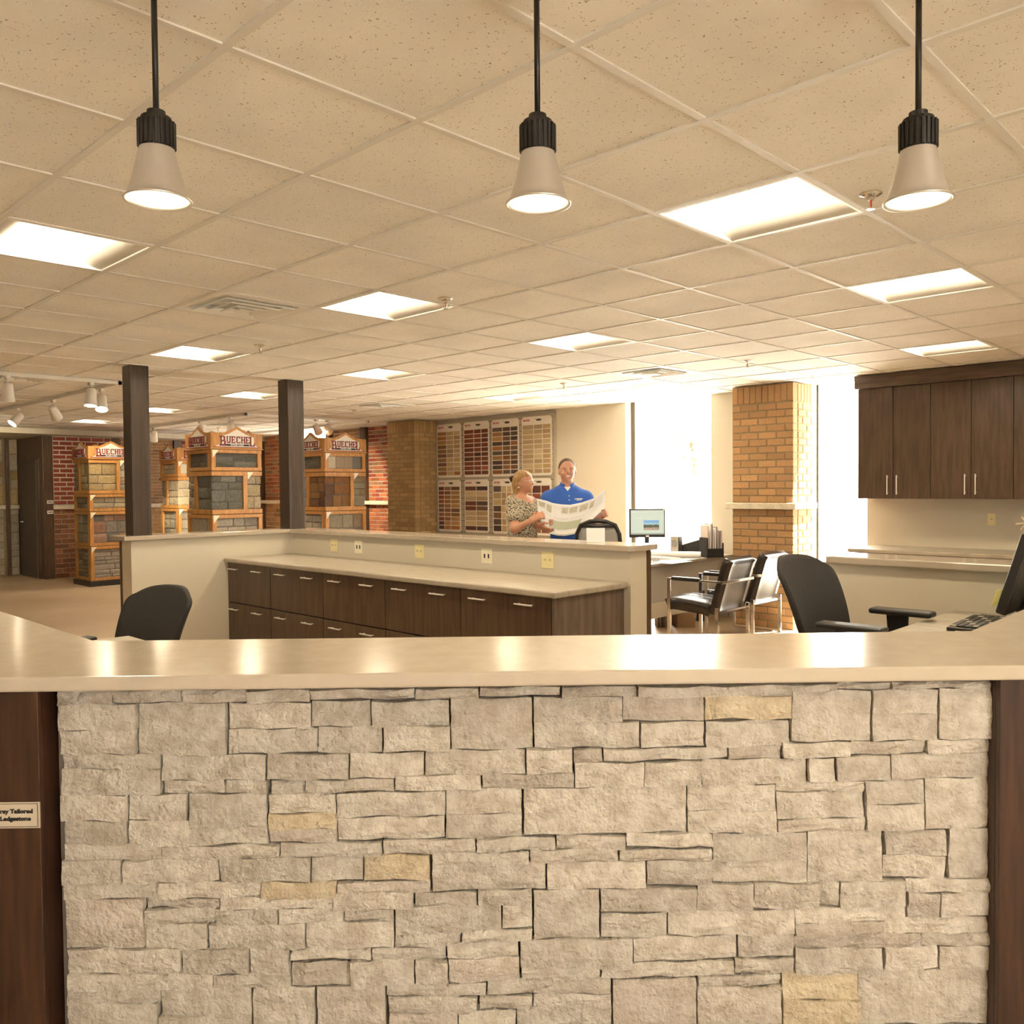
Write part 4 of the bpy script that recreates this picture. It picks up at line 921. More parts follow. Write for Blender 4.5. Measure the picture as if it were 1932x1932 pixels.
def ledgestone(s0, s1, z0, z1, tone):
    w, h = s1-s0, z1-z0; nx = max(3, min(9, int(w/0.035))); nz = max(3, min(7, int(h/0.02))); proud = sr.uniform(0.0, 0.013); tilt = sr.uniform(-.008,.008); tl2 = sr.uniform(-.004,.004)
    v = []; f = []; W = nz+1; ph = sr.uniform(0,6)
    for i in range(nx+1):
        for k in range(nz+1):
            a, b = i/nx, k/nz; x = s0+a*w; z = z0+b*h; e = min(a, 1-a)*w; e2 = min(b, 1-b)*h; rim = i in (0,nx) or k in (0,nz)
            if 0 < i < nx: x += sr.uniform(-.3,.3)*w/nx*0.6
            if 0 < k < nz: z += sr.uniform(-.3,.3)*h/nz*0.6
            if k in (0, nz): z += 0.0022*math.sin(ph+a*w*38)+sr.uniform(-.0012,.0012)
            if i in (0, nx): x += sr.uniform(-.0012,.0012)
            y = TB-0.028-proud + tilt*(a-.5)*2 + tl2*(b-.5)*2 + sr.uniform(-.0034,.0034) + (0.0042 if rim else 0)
            v.append((x, y, z))
    for i in range(nx):
        for k in range(nz): f.append((i*W+k,(i+1)*W+k,(i+1)*W+k+1,i*W+k+1))
    rimi = [i*W for i in range(nx+1)]+[nx*W+j for j in range(1,W)]+[i*W+nz for i in range(nx-1,-1,-1)]+[j for j in range(nz-1,0,-1)]
    n = len(v); v += [(v[k][0],TB+0.002,v[k][2]) for k in rimi]
    for q in range(len(rimi)): f.append((rimi[(q+1)%len(rimi)], rimi[q], n+q, n+(q+1)%len(rimi)))
    o = MB(); o.add(v, f); ob = o.build('ledge_stone', 'ledgestone_'+tone if tone else 'ledgestone', sf, smooth=False)
    return ob
SFM = root_matrix(sf).inverted()
for (u0, v0, u1, v1, tone) in rects:
    a = SFM @ Vector(ray_to(u0, v0, (S2,S2,0), 2.222)); b = SFM @ Vector(ray_to(u1, v1, (S2,S2,0), 2.222))
    z0, z1 = b.z, a.z
    if v1 > 1925: z0 = 0.09
    g = 0.0012
    ledgestone(a.x+g, b.x-g, z0+g, min(z1-g, ZC-0.041), tone)
x = -1.215
while x < 1.2:       # the lowest course, below the picture
    l = min(sr.uniform(0.2,0.45), 1.215-x); ledgestone(x+0.001, x+l-0.001, 0.005, 0.086, ''); x += l

# wood panels either side of the stone, with the small sign
def wpanel(s0, s1, label):
    w = (s1-s0)/2
    r = MB().box(-w, w, 0, 0.02, 0.0, ZC-0.0395).build('wood_panel', 'redwood', DESK, bevel=0.002)
    r.location = Vector(st((s0+s1)/2, 2.17)) - DESK.location; r.rotation_euler = (0, 0, -math.pi/4); r['label'] = label
    for sg in ((1,) if s0 < 0 else (-1,)): MB().box(sg*w-sg*0.018 if sg > 0 else -w, w if sg > 0 else -w+0.018, 0.0205, 0.125, 0.0, ZC-0.0395).build('return', 'redwood', r)
wpanel(-1.405, -1.184, 'reddish dark wood panel with a small sign beside the ledgestone')
wpanel(1.283, 1.615, 'dark wood panel at the window side end of the ledgestone')
a = Vector(ray_to(75.5, 1512.5, (S2,S2,0), 2.169)); b = Vector(ray_to(73, 1561, (S2,S2,0), 2.169))
sx = (a.x-a.y)*S2; zc = (a.z+b.z)/2; hh = (a.z-b.z)/2
r = thing('name_plate', 'small beige name plate lettered in black on the reddish wood panel', 'sign', st(sx-0.085, 2.1695, zc), -math.pi/4)
MB().box(-0.085, 0.085, -0.004, 0.0, -hh, hh).build('plate', 'signplate', r)
for q in ((-0.081,0.081,hh-0.0042,hh-0.003),(-0.081,0.081,-hh+0.003,-hh+0.0042),(0.0798,0.081,-hh+0.003,hh-0.003),(-0.081,-0.0798,-hh+0.003,hh-0.003)):
    MB().box(q[0],q[1],-0.0048,-0.0038,q[2],q[3]).build('border', 'sign_black', r)
for body, dz, cx in (('Gray Tailored', 0.010, 0.0206), ('Ledgestone', -0.009, 0.024)):
    text('lettering', body, 0.0150, 'sign_black', r, frame_M((cx, -0.0046, dz), (1,0,0), (0,0,1)), bold=0.0007, sx=1.12)

# ================================================================ SEATING
def swivel_base(r, zs):
    MB().lathe((0,0,0), [(0.0,0.075),(0.035,0.075),(0.035,0.125),(0.0,0.125)], 16).build('hub', 'blackplastic', r)
    for k in range(5):
        a = 2*math.pi*k/5+0.3; c, s = math.cos(a), math.sin(a)
        MB().tube([(0.02*c,0.02*s,0.105),(0.16*c,0.16*s,0.095),(0.31*c,0.31*s,0.068)], [0.022,0.019,0.013], 8).build('leg', 'blackplastic', r)
        MB().cyl((0.31*c-0.018*s,0.31*s+0.018*c,0.029),(0.31*c+0.018*s,0.31*s-0.018*c,0.029),0.029,n=14).build('caster', 'blackplastic', r)
    MB().cyl((0,0,0.12),(0,0,zs-0.06),0.024,n=14).build('gas_column', 'blackmetal', r, smooth=True)
def stool(name, label, zs, loc, rz, group=None):
    r = thing(name, label, 'swivel chair', loc, rz, group); swivel_base(r, zs)
    R = 0.21; MB().tube([(R*math.cos(t*math.pi/12),R*math.sin(t*math.pi/12),0.30) for t in range(24)], 0.010, 8, True).build('foot_ring', 'steel', r, smooth=True)
    MB().tube([(-R,0,0.30),(R,0,0.30)],0.007,6).build('ring_spoke', 'steel', r)
    def seat(u, v):
        x, y = (u-.5)*0.49, (v-.5)*0.47; e = (2*u-1)**6*0.03+max(0,1-2*v-0.55)**2*0.35
        k = 1-0.10*(2*v-1)**4; return (x*k, y, zs+0.03-e)
    MB().grid(seat, 14, 14, thick=0.07).build('seat', 'fabric_black', r, smooth=True)
    MB().box(-0.1,0.1,-0.1,0.1,zs-0.06,zs-0.03).build('seat_plate', 'blackplastic', r)
    zb = zs+0.07; H = 0.44
    def back(u, v):
        w = 0.262*(1 - 0.20*max(0,(v-.80)/.20)**2.2 - 0.16*(1-v)**2); a = 2*u-1
        y = 0.235 + 0.05*(1-v)**2*0.3 + 0.150*v**1.5 - 0.055*a*a
        z = zb + H*v - 0.045*abs(a)**3*v**6
        return (a*w, y, z)
    MB().grid(back, 18, 18, thick=lambda u, v: 0.022+0.035*min(1,3*min(u,1-u)+.15)*min(1,2.5*min(v,1-v)+.25), dirn=(0,-1,0)).build('backrest', 'fabric_black', r, smooth=True)
    MB().tube([(0,0.09,zs-0.045),(0,0.25,zs-0.04),(0,0.295,zs+0.04),(0,0.31,zs+0.2)], [0.022,0.022,0.02,0.016], 8).build('back_bracket', 'blackplastic', r, smooth=True)
    for s in (-1, 1):
        MB().add([(s*0.275,-0.045,zs+0.232),(s*0.275,0.055,zs+0.232),(s*0.275,0.035,zs+0.0),(s*0.275,-0.035,zs+0.0),(s*0.295,-0.045,zs+0.232),(s*0.295,0.055,zs+0.232),(s*0.295,0.035,zs),(s*0.295,-0.035,zs)],
                 [(0,1,2,3),(7,6,5,4),(0,4,5,1),(1,5,6,2),(2,6,7,3),(3,7,4,0)]).build('arm_post', 'blackplastic', r, bevel=0.006)
        MB().box(s*0.10 if s > 0 else s*0.295, s*0.295 if s > 0 else s*0.10, -0.03, 0.03, zs-0.03, zs-0.005).build('arm_bracket', 'blackplastic', r)
        MB().box(s*0.285-0.045, s*0.285+0.045, -0.155, 0.125, zs+0.230, zs+0.257).build('arm_pad', 'blackplastic', r, bevel=0.012, seg=3)
    return r
stool('drafting_chair', 'black fabric swivel chair with flat armrests in front of the shorter half wall', 0.695, (3.80, 1.475, 0), 0.0, 'black swivel chairs behind the reception desk')
stool('drafting_chair', 'black fabric swivel chair standing by the left wing of the reception desk', 0.525, (1.58, 4.36, 0), math.radians(-78), 'black swivel chairs behind the reception desk')

def side_chair(label, loc):
    r = thing('side_chair', label, 'chair', loc, math.pi, 'black leather chairs in front of the office desk')
    W = 0.285
    def cushion(u, v):
        x, y = (u-.5)*0.50, -0.345+v*0.50; e = 0.022*(abs(2*u-1)**5+abs(2*v-1)**5); return (x, y, 0.475-0.03*v-e)
    s = MB().grid(cushion, 12, 12, thick=0.115).build('seat', 'leather', r, smooth=True)
    for k in (-1, 1): MB().tube([(k*0.085,-0.29,0.474),(k*0.085,0.0,0.466),(k*0.085,0.2,0.452)], 0.003, 5).build('seam', 'leather', s)
    def bk(u, v):
        x = (u-.5)*0.49; z = 0.335+v*0.53; y = 0.125+0.155*v; e = 0.015*(abs(2*u-1)**5+abs(2*v-1)**6); return (x, y+e, z)
    b = MB().grid(bk, 12, 12, thick=0.085).build('backrest', 'leather', r, smooth=True)
    MB().grid(lambda u, v: ((u-.5)*0.45, 0.2195+0.149*(0.46+0.47*v)-0.008, 0.335+0.53*(0.46+0.47*v)), 4, 4, thick=-0.004).build('back_panel', 'leather', b, smooth=True)
    MB().grid(lambda u, v: ((u-.5)*0.45, 0.2195+0.149*(0.03+0.40*v)-0.008, 0.335+0.53*(0.03+0.40*v)), 4, 4, thick=-0.004).build('back_panel', 'leather', b, smooth=True)
    for sx in (-1, 1):
        x = sx*W; a, c = x-0.009, x+0.009
        MB().box(a,c,-0.29,-0.255,0.0,0.652).build('front_leg', 'chrome', r, bevel=0.002)
        MB().box(a,c,-0.254,0.30,0.635,0.652).build('arm_bar', 'chrome', r, bevel=0.002)
        MB().box(a,c,-0.254,0.235,0.0,0.016).build('floor_bar', 'chrome', r, bevel=0.002)
        MB().box(a,c,0.236,0.27,0.0,0.40).build('rear_leg', 'chrome', r, bevel=0.002)
        MB().box(x-0.026,x+0.026,-0.235,0.07,0.630,0.668).build('arm_pad', 'leather', r, bevel=0.012, seg=3)
    MB().box(-W-0.009,W+0.009,0.301,0.317,0.628,0.655).build('cross_bar', 'chrome', r, bevel=0.002)
    MB().box(-W+0.009,W-0.009,0.22,0.25,0.345,0.365).box(-W+0.009,W-0.009,-0.28,-0.26,0.345,0.362).build('seat_rail', 'chrome', r)
side_chair('black leather armchair with steel frame next to the end of the half wall', (7.25, 4.40, 0))
side_chair('black leather armchair with steel frame beside the tan brick pillar', (8.01, 4.45, 0))

# mesh office chair
CR = math.radians(-45.728)
r = thing('mesh_chair', 'black office chair with an arched grey mesh back beside the man', 'swivel chair', (6.05, 4.76, 0), CR+math.pi-0.25)
swivel_base(r, 0.50)
MB().grid(lambda u, v: ((u-.5)*0.48, (v-.5)*0.46, 0.53-0.02*(2*u-1)**4-0.02*(2*v-1)**4), 10, 10, thick=0.06).build('seat', 'fabric_black', r, smooth=True)
loop = [(-0.165,0.24,0.62),(-0.19,0.25,0.80),(-0.195,0.27,1.00),(-0.185,0.285,1.13),(-0.15,0.295,1.205),(-0.07,0.30,1.237),(0.0,0.30,1.243),(0.07,0.30,1.237),(0.15,0.295,1.205),(0.185,0.285,1.13),(0.195,0.27,1.00),(0.19,0.25,0.80),(0.165,0.24,0.62),(0,0.24,0.60)]
bf = MB().tube(loop, 0.019, 8, True).build('back_frame', 'blackplastic', r, smooth=True)
MB().grid(lambda u, v: ((u-.5)*(0.33+0.05*math.sin(math.pi*v)), 0.245+0.05*v, 0.63+0.575*v), 8, 8, thick=0.004).build('back_mesh', 'mesh_grey', bf, smooth=True)
MB().tube([(-0.16,0.29,1.19),(-0.08,0.30,1.205),(0,0.30,1.190),(0.08,0.30,1.205),(0.16,0.29,1.19)], [0.012,0.022,0.026,0.022,0.012], 8).build('head_bar', 'blackplastic', bf, smooth=True)
MB().tube([(0,0.05,0.46),(0,0.24,0.46),(0,0.27,0.62)], 0.02, 8).build('back_bracket', 'blackplastic', r)
for s in (-1, 1):
    MB().box(s*0.27-0.012,s*0.27+0.012,-0.03,0.03,0.47,0.70).build('arm_post', 'blackplastic', r); MB().box(s*0.27-0.04,s*0.27+0.04,-0.13,0.12,0.70,0.725).build('arm_pad', 'blackplastic', r, bevel=0.01)
    MB().box(min(s*0.1,s*0.27),max(s*0.1,s*0.27),-0.03,0.03,0.455,0.475).build('arm_bracket', 'blackplastic', r)

# ================================================================ OFFICE DESK AND ITS THINGS
DZ = 0.74
r = thing('office_desk', 'grey fronted office desk with a pale top below the tall window', 'desk', (7.9, 5.5, 0))
MB().box(6.95, 8.93, 5.06, 6.10, DZ-0.032, DZ).build('desk_top', 'laminate', r, world=True, bevel=0.006)
MB().box(6.97, 8.91, 5.10, 5.125, 0.335, DZ-0.034).build('front_panel', 'desk_front', r, world=True)
MB().box(6.97, 8.91, 5.105, 5.13, 0.165, 0.330).build('lower_panel', 'paint', r, world=True)
for x in (6.97, 8.88): MB().box(x, x+0.03, 5.14, 6.06, 0, DZ-0.034).build('leg_panel', 'desk_front', r, world=True)
def on_desk(u, d, z=DZ):
    lat = (u-966)/FPX*d; return (0.7161*d+0.698*lat, 0.698*d-0.7161*lat, z)
# monitor
p = on_desk(1221, 9.75)
r = thing('monitor', 'flat computer monitor showing a web page with a street photo', 'monitor', (p[0], p[1], DZ), CR)
MB().lathe((0,0.03,0), [(0.0,0.0),(0.12,0.0),(0.12,0.012),(0.03,0.018),(0.0,0.018)], 20).build('base', 'blackplastic', r)
MB().box(-0.025,0.025,0.02,0.045,0.015,0.30).build('stand', 'blackplastic', r)
sc = MB().box(-0.205,0.205,-0.012,0.02,0.215,0.543).build('bezel', 'blackplastic', r, bevel=0.004)
MB().box(-0.190,0.190,-0.014,-0.0115,0.250,0.528).build('screen', 'screen', sc)
MB().box(-0.045,0.133,-0.0150,-0.0135,0.300,0.412).build('screen_picture', 'screen_photo', sc)
for z, a, b in ((0.44,-0.125,-0.055),(0.505,-0.18,0.18),(0.256,-0.19,0.19)): MB().box(a,b,-0.0150,-0.0135,z,z+0.005).build('screen_text', 'logo_dark' if z < 0.3 else 'paper_line', sc)
MB().ball((0.195,-0.02,0.54),(0.018,0.012,0.018),10,6).build('flower_clip', 'sign_white', sc)
MB().box(-0.018,0.018,-0.016,-0.012,0.222,0.240).build('badge', 'steel', sc)
# second monitor seen from behind on the reception work surface
r = thing('monitor', 'black monitor tilted back on the reception work surface beside a yellow note', 'monitor', (4.12, 0.985, 0.910), math.pi)
MB().box(-0.12,0.12,-0.05,0.11,0.0,0.012).build('base', 'blackplastic', r, bevel=0.004)
MB().box(-0.03,0.03,-0.005,0.03,0.012,0.20).build('stand', 'blackplastic', r)
sc = MB().box(-0.265,0.265,-0.018,0.022,0.0,0.34).build('bezel', 'blackplastic', r, bevel=0.006); sc.location = (0,-0.01,0.09); sc.rotation_euler = (math.radians(-16),0,0)
MB().box(-0.25,0.25,-0.020,-0.0175,0.02,0.325).build('screen', 'screen', sc)
MB().box(0.255,0.335,-0.0225,-0.0205,0.035,0.10).build('note', 'note_yellow', sc)
rr = random.Random(2); o = thing('raffia_bow', 'frayed beige raffia bow on top of the tilted black monitor', 'decoration', (3.90, 0.90, 1.345))
for k in range(16):
    a = rr.uniform(0,6.28); e = rr.uniform(0.03,0.06); MB().tube([(0,0,0.0),(0.5*e*math.cos(a),0.5*e*math.sin(a),rr.uniform(0.01,0.04)),(e*math.cos(a),e*math.sin(a),rr.uniform(-0.01,0.05))],0.004,5).build('strand', 'raffia', o)
# keyboard
r = thing('keyboard', 'dark keyboard on the reception work surface', 'keyboard', (4.08, 1.13, 0.911), math.radians(182))
MB().box(-0.22,0.22,-0.075,0.075,0.0,0.016).build('case', 'blackplastic', r, bevel=0.004)
for j in range(5):
    for i in range(15): MB().box(-0.205+i*0.0275,-0.205+i*0.0275+0.023,-0.066+j*0.027,-0.066+j*0.027+0.022,0.016,0.023).build('key', 'slatwall' if (i*3+j) % 7 == 0 else 'blackplastic', r)
r = thing('scissors', 'purple handled scissors lying by the tilted monitor', 'scissors', (3.80, 1.0, 0.912))
for s in (-1, 1): MB().tube([(s*0.028+0.018*math.cos(t*0.628),0.0+0.024*math.sin(t*0.628),0.03) for t in range(10)],0.0045,6,True).build('finger_ring', 'purple', r)
MB().tube([(-0.02,0.02,0.026),(0.01,0.08,0.01),(0.02,0.15,0.004)],0.004,6).tube([(0.02,0.02,0.026),(0.0,0.08,0.01),(-0.005,0.15,0.004)],0.004,6).build('blades', 'steel', r)

# desk objects
p = on_desk(1276, 9.72)
r = thing('loudspeaker', 'small computer loudspeaker with a pale front on the office desk', 'loudspeaker', p, CR-0.55)
MB().box(-0.05,0.05,-0.06,0.06,0,0.225).build('cabinet', 'blackplastic', r, bevel=0.006); MB().box(-0.046,0.046,-0.066,-0.0605,0.004,0.221).build('grille', 'slatwall', r, bevel=0.002)
MB().lathe((0,-0.068,0.15),[(0.0,0.0),(0.03,0.0),(0.032,-0.004)],16,(0,1,0)).build('cone', 'mesh_grey', r)
p = on_desk(1303, 9.98)
r = thing('letter_tray', 'black sloped letter tray holding white paper on the office desk', 'letter tray', p, CR-0.3)
MB().add([(-0.13,-0.12,0),(0.13,-0.12,0),(0.13,0.14,0),(-0.13,0.14,0),(-0.13,-0.12,0.10),(0.13,-0.12,0.18),(0.13,0.14,0.20),(-0.13,0.14,0.12)],[(0,3,2,1),(4,5,6,7),(0,1,5,4),(1,2,6,5),(2,3,7,6),(3,0,4,7)]).build('tray', 'blackplastic', r)
MB().add([(-0.12,-0.11,0.106),(0.12,-0.11,0.180),(0.12,0.13,0.200),(-0.12,0.13,0.126),(-0.12,-0.11,0.110),(0.12,-0.11,0.184),(0.12,0.13,0.204),(-0.12,0.13,0.130)],[(0,3,2,1),(4,5,6,7),(0,1,5,4),(1,2,6,5),(2,3,7,6),(3,0,4,7)]).build('paper', 'paper', r)
p = on_desk(1342, 9.56)
r = thing('magazine_rack', 'black magazine rack full of catalogues at the end of the office desk', 'magazine rack', p, CR+0.25)
MB().box(-0.10,0.10,-0.10,0.10,0,0.012).box(-0.10,0.10,-0.10,-0.09,0.0,0.10).box(-0.10,-0.09,-0.10,0.10,0,0.22).box(0.09,0.10,-0.10,0.10,0,0.16).build('rack', 'blackplastic', r)
mc = [(0.7,0.6,0.52),(0.75,0.72,0.68),(0.10,0.09,0.09),(0.62,0.50,0.50),(0.8,0.78,0.74),(0.14,0.11,0.10),(0.55,0.45,0.38),(0.30,0.24,0.22),(0.66,0.55,0.50)]
for k, c in enumerate(mc):
    x = -0.082+k*0.0195; h = 0.36-0.012*k+0.02*((k*7)%3); m_ = MB().box(x,x+0.013,-0.085,0.09,0.014,h).build('magazine', 'magazine', r, color=c); m_.rotation_euler = (0,0.03*((k*5)%3-1),0)
a, b = Vector(on_desk(1222, 9.60, DZ+0.035)), Vector(on_desk(1322, 9.45, DZ+0.035))
r = thing('paper_roll', 'thick pale roll of plans lying on the office desk', 'paper roll', (a.x, a.y, DZ))
MB().lathe(a-Vector((a.x,a.y,DZ)), [(0.028,0.0),(0.034,0.0),(0.034,(b-a).length),(0.028,(b-a).length),(0.028,0.0)], 20, b-a).build('roll', 'paper', r, smooth=False)
a, b = Vector(on_desk(1225, 9.28, DZ+0.022)), Vector(on_desk(1283, 9.10, DZ+0.022))
r = thing('paper_roll', 'thin tapered roll of paper in front of the thick roll on the office desk', 'paper roll', (a.x, a.y, DZ))
MB().cyl(a-Vector((a.x,a.y,DZ)), b-Vector((a.x,a.y,DZ)), 0.022, 0.012).build('roll', 'paper', r, smooth=True)
p = on_desk(1268, 8.95, DZ+0.001)
prop(MB().box(p[0]-0.2,p[0]+0.2,p[1]-0.13,p[1]+0.13,DZ+0.0005,DZ+0.004).build('paper_sheet', 'paper'), 'white sheets of paper spread at the front of the office desk', 'paper')
p = on_desk(1238, 8.75, DZ+0.005); r = thing('eyeglasses', 'pair of eyeglasses lying on the papers', 'eyeglasses', (p[0],p[1],DZ+0.004))
for s in (-1,1): MB().tube([(s*0.032+0.024*math.cos(t*0.524),0.0,0.022+0.018*math.sin(t*0.524)) for t in range(12)],0.002,5,True).build('rim', 'blackmetal', r); MB().tube([(s*0.056,0,0.03),(s*0.058,0.10,0.012)],0.002,5).build('temple', 'blackmetal', r)
# under the desk
p = on_desk(1289, 9.32, 0); r = thing('cardboard_box', 'brown cardboard box on the floor under the office desk', 'box', p, CR+0.1)
MB().box(-0.10,0.10,-0.09,0.12,0,0.15).build('carton', 'cardboard', r); MB().box(-0.103,0.0,-0.093,0.123,0.15,0.156).box(0.001,0.103,-0.093,0.123,0.15,0.156).build('flap', 'cardboard', r)
p = on_desk(1317, 9.75, 0); r = thing('black_carton', 'black box lettered in white beside the cardboard box', 'box', p, CR+0.1)
MB().box(-0.045,0.045,-0.08,0.10,0,0.27).build('carton', 'blackplastic', r)
text('lettering', 'ESIVE', 0.05, 'slatwall', r, frame_M((0.01,-0.0805,0.14),(0,0,-1),(1,0,0)))
p = on_desk(1250, 9.35, 0); r = thing('binder_stack', 'row of upright folders on the floor under the office desk', 'folders', p, CR)
for k in range(7): MB().box(-0.075+k*0.021,-0.058+k*0.021,-0.1,0.1,0,0.135+0.008*(k%3)).build('folder', 'magazine', r, color=((0.16,0.12,0.08),(0.30,0.24,0.17),(0.08,0.06,0.05))[k%3])
# card on the half wall
r = thing('card_holder', 'small white card holder standing on the glossy half wall cap', 'card holder', (4.66, 3.73, 1.1505), CR)
MB().box(-0.064,0.064,-0.004,0.004,0.0,0.098).build('card', 'paper', r); MB().box(-0.064,0.064,-0.03,0.03,0.0,0.003).build('foot', 'white_plastic', r)
# pale slab at the edge of the showroom
r = thing('display_table', 'pale stone slab table with dark legs in the showroom', 'table', (0.9, 6.45, 0))
MB().box(-0.1, 1.45, 6.05, 6.85, 0.775, 0.845).build('slab', 'limestone', r, world=True, bevel=0.012)
for x in (-0.02, 1.33):
    for y in (6.11, 6.74): MB().box(x, x+0.06, y, y+0.06, 0, 0.773).build('leg', 'blackmetal', r, world=True)

# ================================================================ OUTSIDE
def tree(x, y, h, label, seed):
    rr = random.Random(seed); r = thing('tree', label, 'tree', (x, y, -0.1))
    MB().tube([(0,0,0),(0.1,0,h*.3),(0,0.1,h*.6)],[0.22,0.16,0.08],8).build('trunk', 'bark', r)
    m = MB()
    for k in range(900):
        a, b, c = rr.gauss(0,1), rr.gauss(0,1), rr.gauss(0,1); n = math.sqrt(a*a+b*b+c*c); q = rr.random()**0.4
        p = Vector((a/n*h*.33*q, b/n*h*.33*q, h*.66+c/n*h*.32*q)); e = Vector((rr.uniform(-1,1),rr.uniform(-1,1),rr.uniform(-1,1))).normalized()*0.22; g = e.orthogonal().normalized()*0.16
        m.add([p-e, p-g, p+e, p+g], [(0,1,2,3)])
    prop(m.build('foliage', 'leaf', r), kind='stuff')
tree(38, 24, 6.5, 'leafy tree outside the tall window, farther left', 1); tree(42, 19.5, 6.0, 'leafy tree outside the tall window near the lamp post', 2); tree(46, 29, 6.5, 'leafy tree outside at the edge of the lot', 3)
r = thing('lamp_post', 'tall thin lamp post on a base outside the window', 'lamp post', (26, 16.2, -0.1))
MB().lathe((0,0,0),[(0.0,0.0),(0.28,0.0),(0.28,0.45),(0.12,0.5),(0.0,0.5)],16).build('base', 'limestone', r); MB().cyl((0,0,0.5),(0,0,7.5),0.07,0.05,n=10).build('pole', 'steel', r); MB().box(-0.5,0.1,-0.12,0.12,7.5,7.62).build('lamp_head', 'steel', r)

# ================================================================ PEOPLE
def surface(prims, h, cut=None):
    """one continuous skin around rounded limbs: smooth union of tapered capsules and ellipsoids, then surface nets"""
    lo = np.array([1e9]*3); hi = -lo; P = []
    for q in prims:
        if q[0] == 'c':
            _, a, b, ra, rb, k = q; a, b = np.array(a, float), np.array(b, float); R = max(ra, rb)+0.03
            l_, h_ = np.minimum(a, b)-R, np.maximum(a, b)+R
        else:
            _, a, b, k = q; a, b = np.array(a, float), np.array(b, float); l_, h_ = a-b-0.03, a+b+0.03
        P.append((q, l_, h_)); lo = np.minimum(lo, l_); hi = np.maximum(hi, h_)
    n = np.ceil((hi-lo)/h).astype(int)+2; F = np.full(n, 0.2, np.float32)
    ax = [lo[d]+np.arange(n[d])*h for d in range(3)]
    for q, l_, h_ in P:
        i0 = np.maximum(0, ((l_-lo)/h).astype(int)-1); i1 = np.minimum(n, ((h_-lo)/h).astype(int)+3)
        X, Y, Z = np.meshgrid(ax[0][i0[0]:i1[0]], ax[1][i0[1]:i1[1]], ax[2][i0[2]:i1[2]], indexing='ij')
        p = np.stack([X, Y, Z], -1)
        if q[0] == 'c':
            a, b, ra, rb, k = np.array(q[1], float), np.array(q[2], float), q[3], q[4], q[5]; ba = b-a; L = max(1e-9, ba@ba)
            t = np.clip(((p-a)@ba)/L, 0, 1); d = np.linalg.norm(p-a-t[..., None]*ba, axis=-1)-(ra+(rb-ra)*t)
        else:
            c, rr_, k = np.array(q[1], float), np.array(q[2], float), q[3]; e = (p-c)/rr_; k0 = np.linalg.norm(e, axis=-1); k1 = np.linalg.norm(e/rr_, axis=-1)+1e-9; d = k0*(k0-1)/k1
        S = F[i0[0]:i1[0], i0[1]:i1[1], i0[2]:i1[2]]; hh = np.maximum(k-np.abs(S-d), 0)/k
        F[i0[0]:i1[0], i0[1]:i1[1], i0[2]:i1[2]] = np.minimum(S, d)-hh*hh*k*0.25
    if cut is not None:
        X, Y, Z = np.meshgrid(*ax, indexing='ij'); F = np.maximum(F, cut(X, Y, Z).astype(np.float32))
    ins = F < 0; V = np.zeros(np.array(F.shape)-1, np.float32); acc = np.zeros(V.shape+(3,), np.float32)
    corner = [(a, b, c) for a in (0,1) for b in (0,1) for c in (0,1)]
    sl = lambda o: tuple(slice(o[d], F.shape[d]-1+o[d]) for d in range(3))
    for a in corner:
        for d in range(3):
            if a[d] == 0:
                b = list(a); b[d] = 1; fa, fb = F[sl(a)], F[sl(b)]; x = (fa < 0) != (fb < 0)
                t = np.where(x, fa/np.where(x, fa-fb, 1), 0); V += x
                for e in range(3): acc[..., e] += np.where(x, a[e]+(t if e == d else 0), 0)
    idx = -np.ones(V.shape, np.int64); act = V > 0; idx[act] = np.arange(act.sum())
    base = np.stack(np.nonzero(act), -1); vv = lo+h*(base+acc[act]/V[act][:, None]); faces = []
    for d in range(3):
        u, w = (d+1) % 3, (d+2) % 3; s0 = [slice(1, s-1) for s in F.shape]; s1 = list(s0); s0[d] = slice(0, F.shape[d]-1); s1[d] = slice(1, F.shape[d])
        A, B = ins[tuple(s0)], ins[tuple(s1)]; x = np.nonzero(A != B); o = np.stack(x, -1); o[:, u] += 1; o[:, w] += 1; fl = A[x]
        def at(du, dw):
            k = o.copy(); k[:, u] -= du; k[:, w] -= dw; return idx[k[:, 0], k[:, 1], k[:, 2]]
        q = np.stack([at(1,1), at(0,1), at(0,0), at(1,0)], -1); q[~fl] = q[~fl][:, ::-1]; faces.append(q)
    return vv, np.concatenate(faces)
def skin(name, prims, h, mt, parent, cut=None):
    v, f = surface(prims, h, cut); me = bpy.data.meshes.new(name); me.from_pydata(v.tolist(), [], f.tolist()); me.update()
    me.polygons.foreach_set('use_smooth', [True]*len(me.polygons)); me.materials.append(MAT[mt])
    o = bpy.data.objects.new(name, me); COL.objects.link(o); o.parent = parent; return o
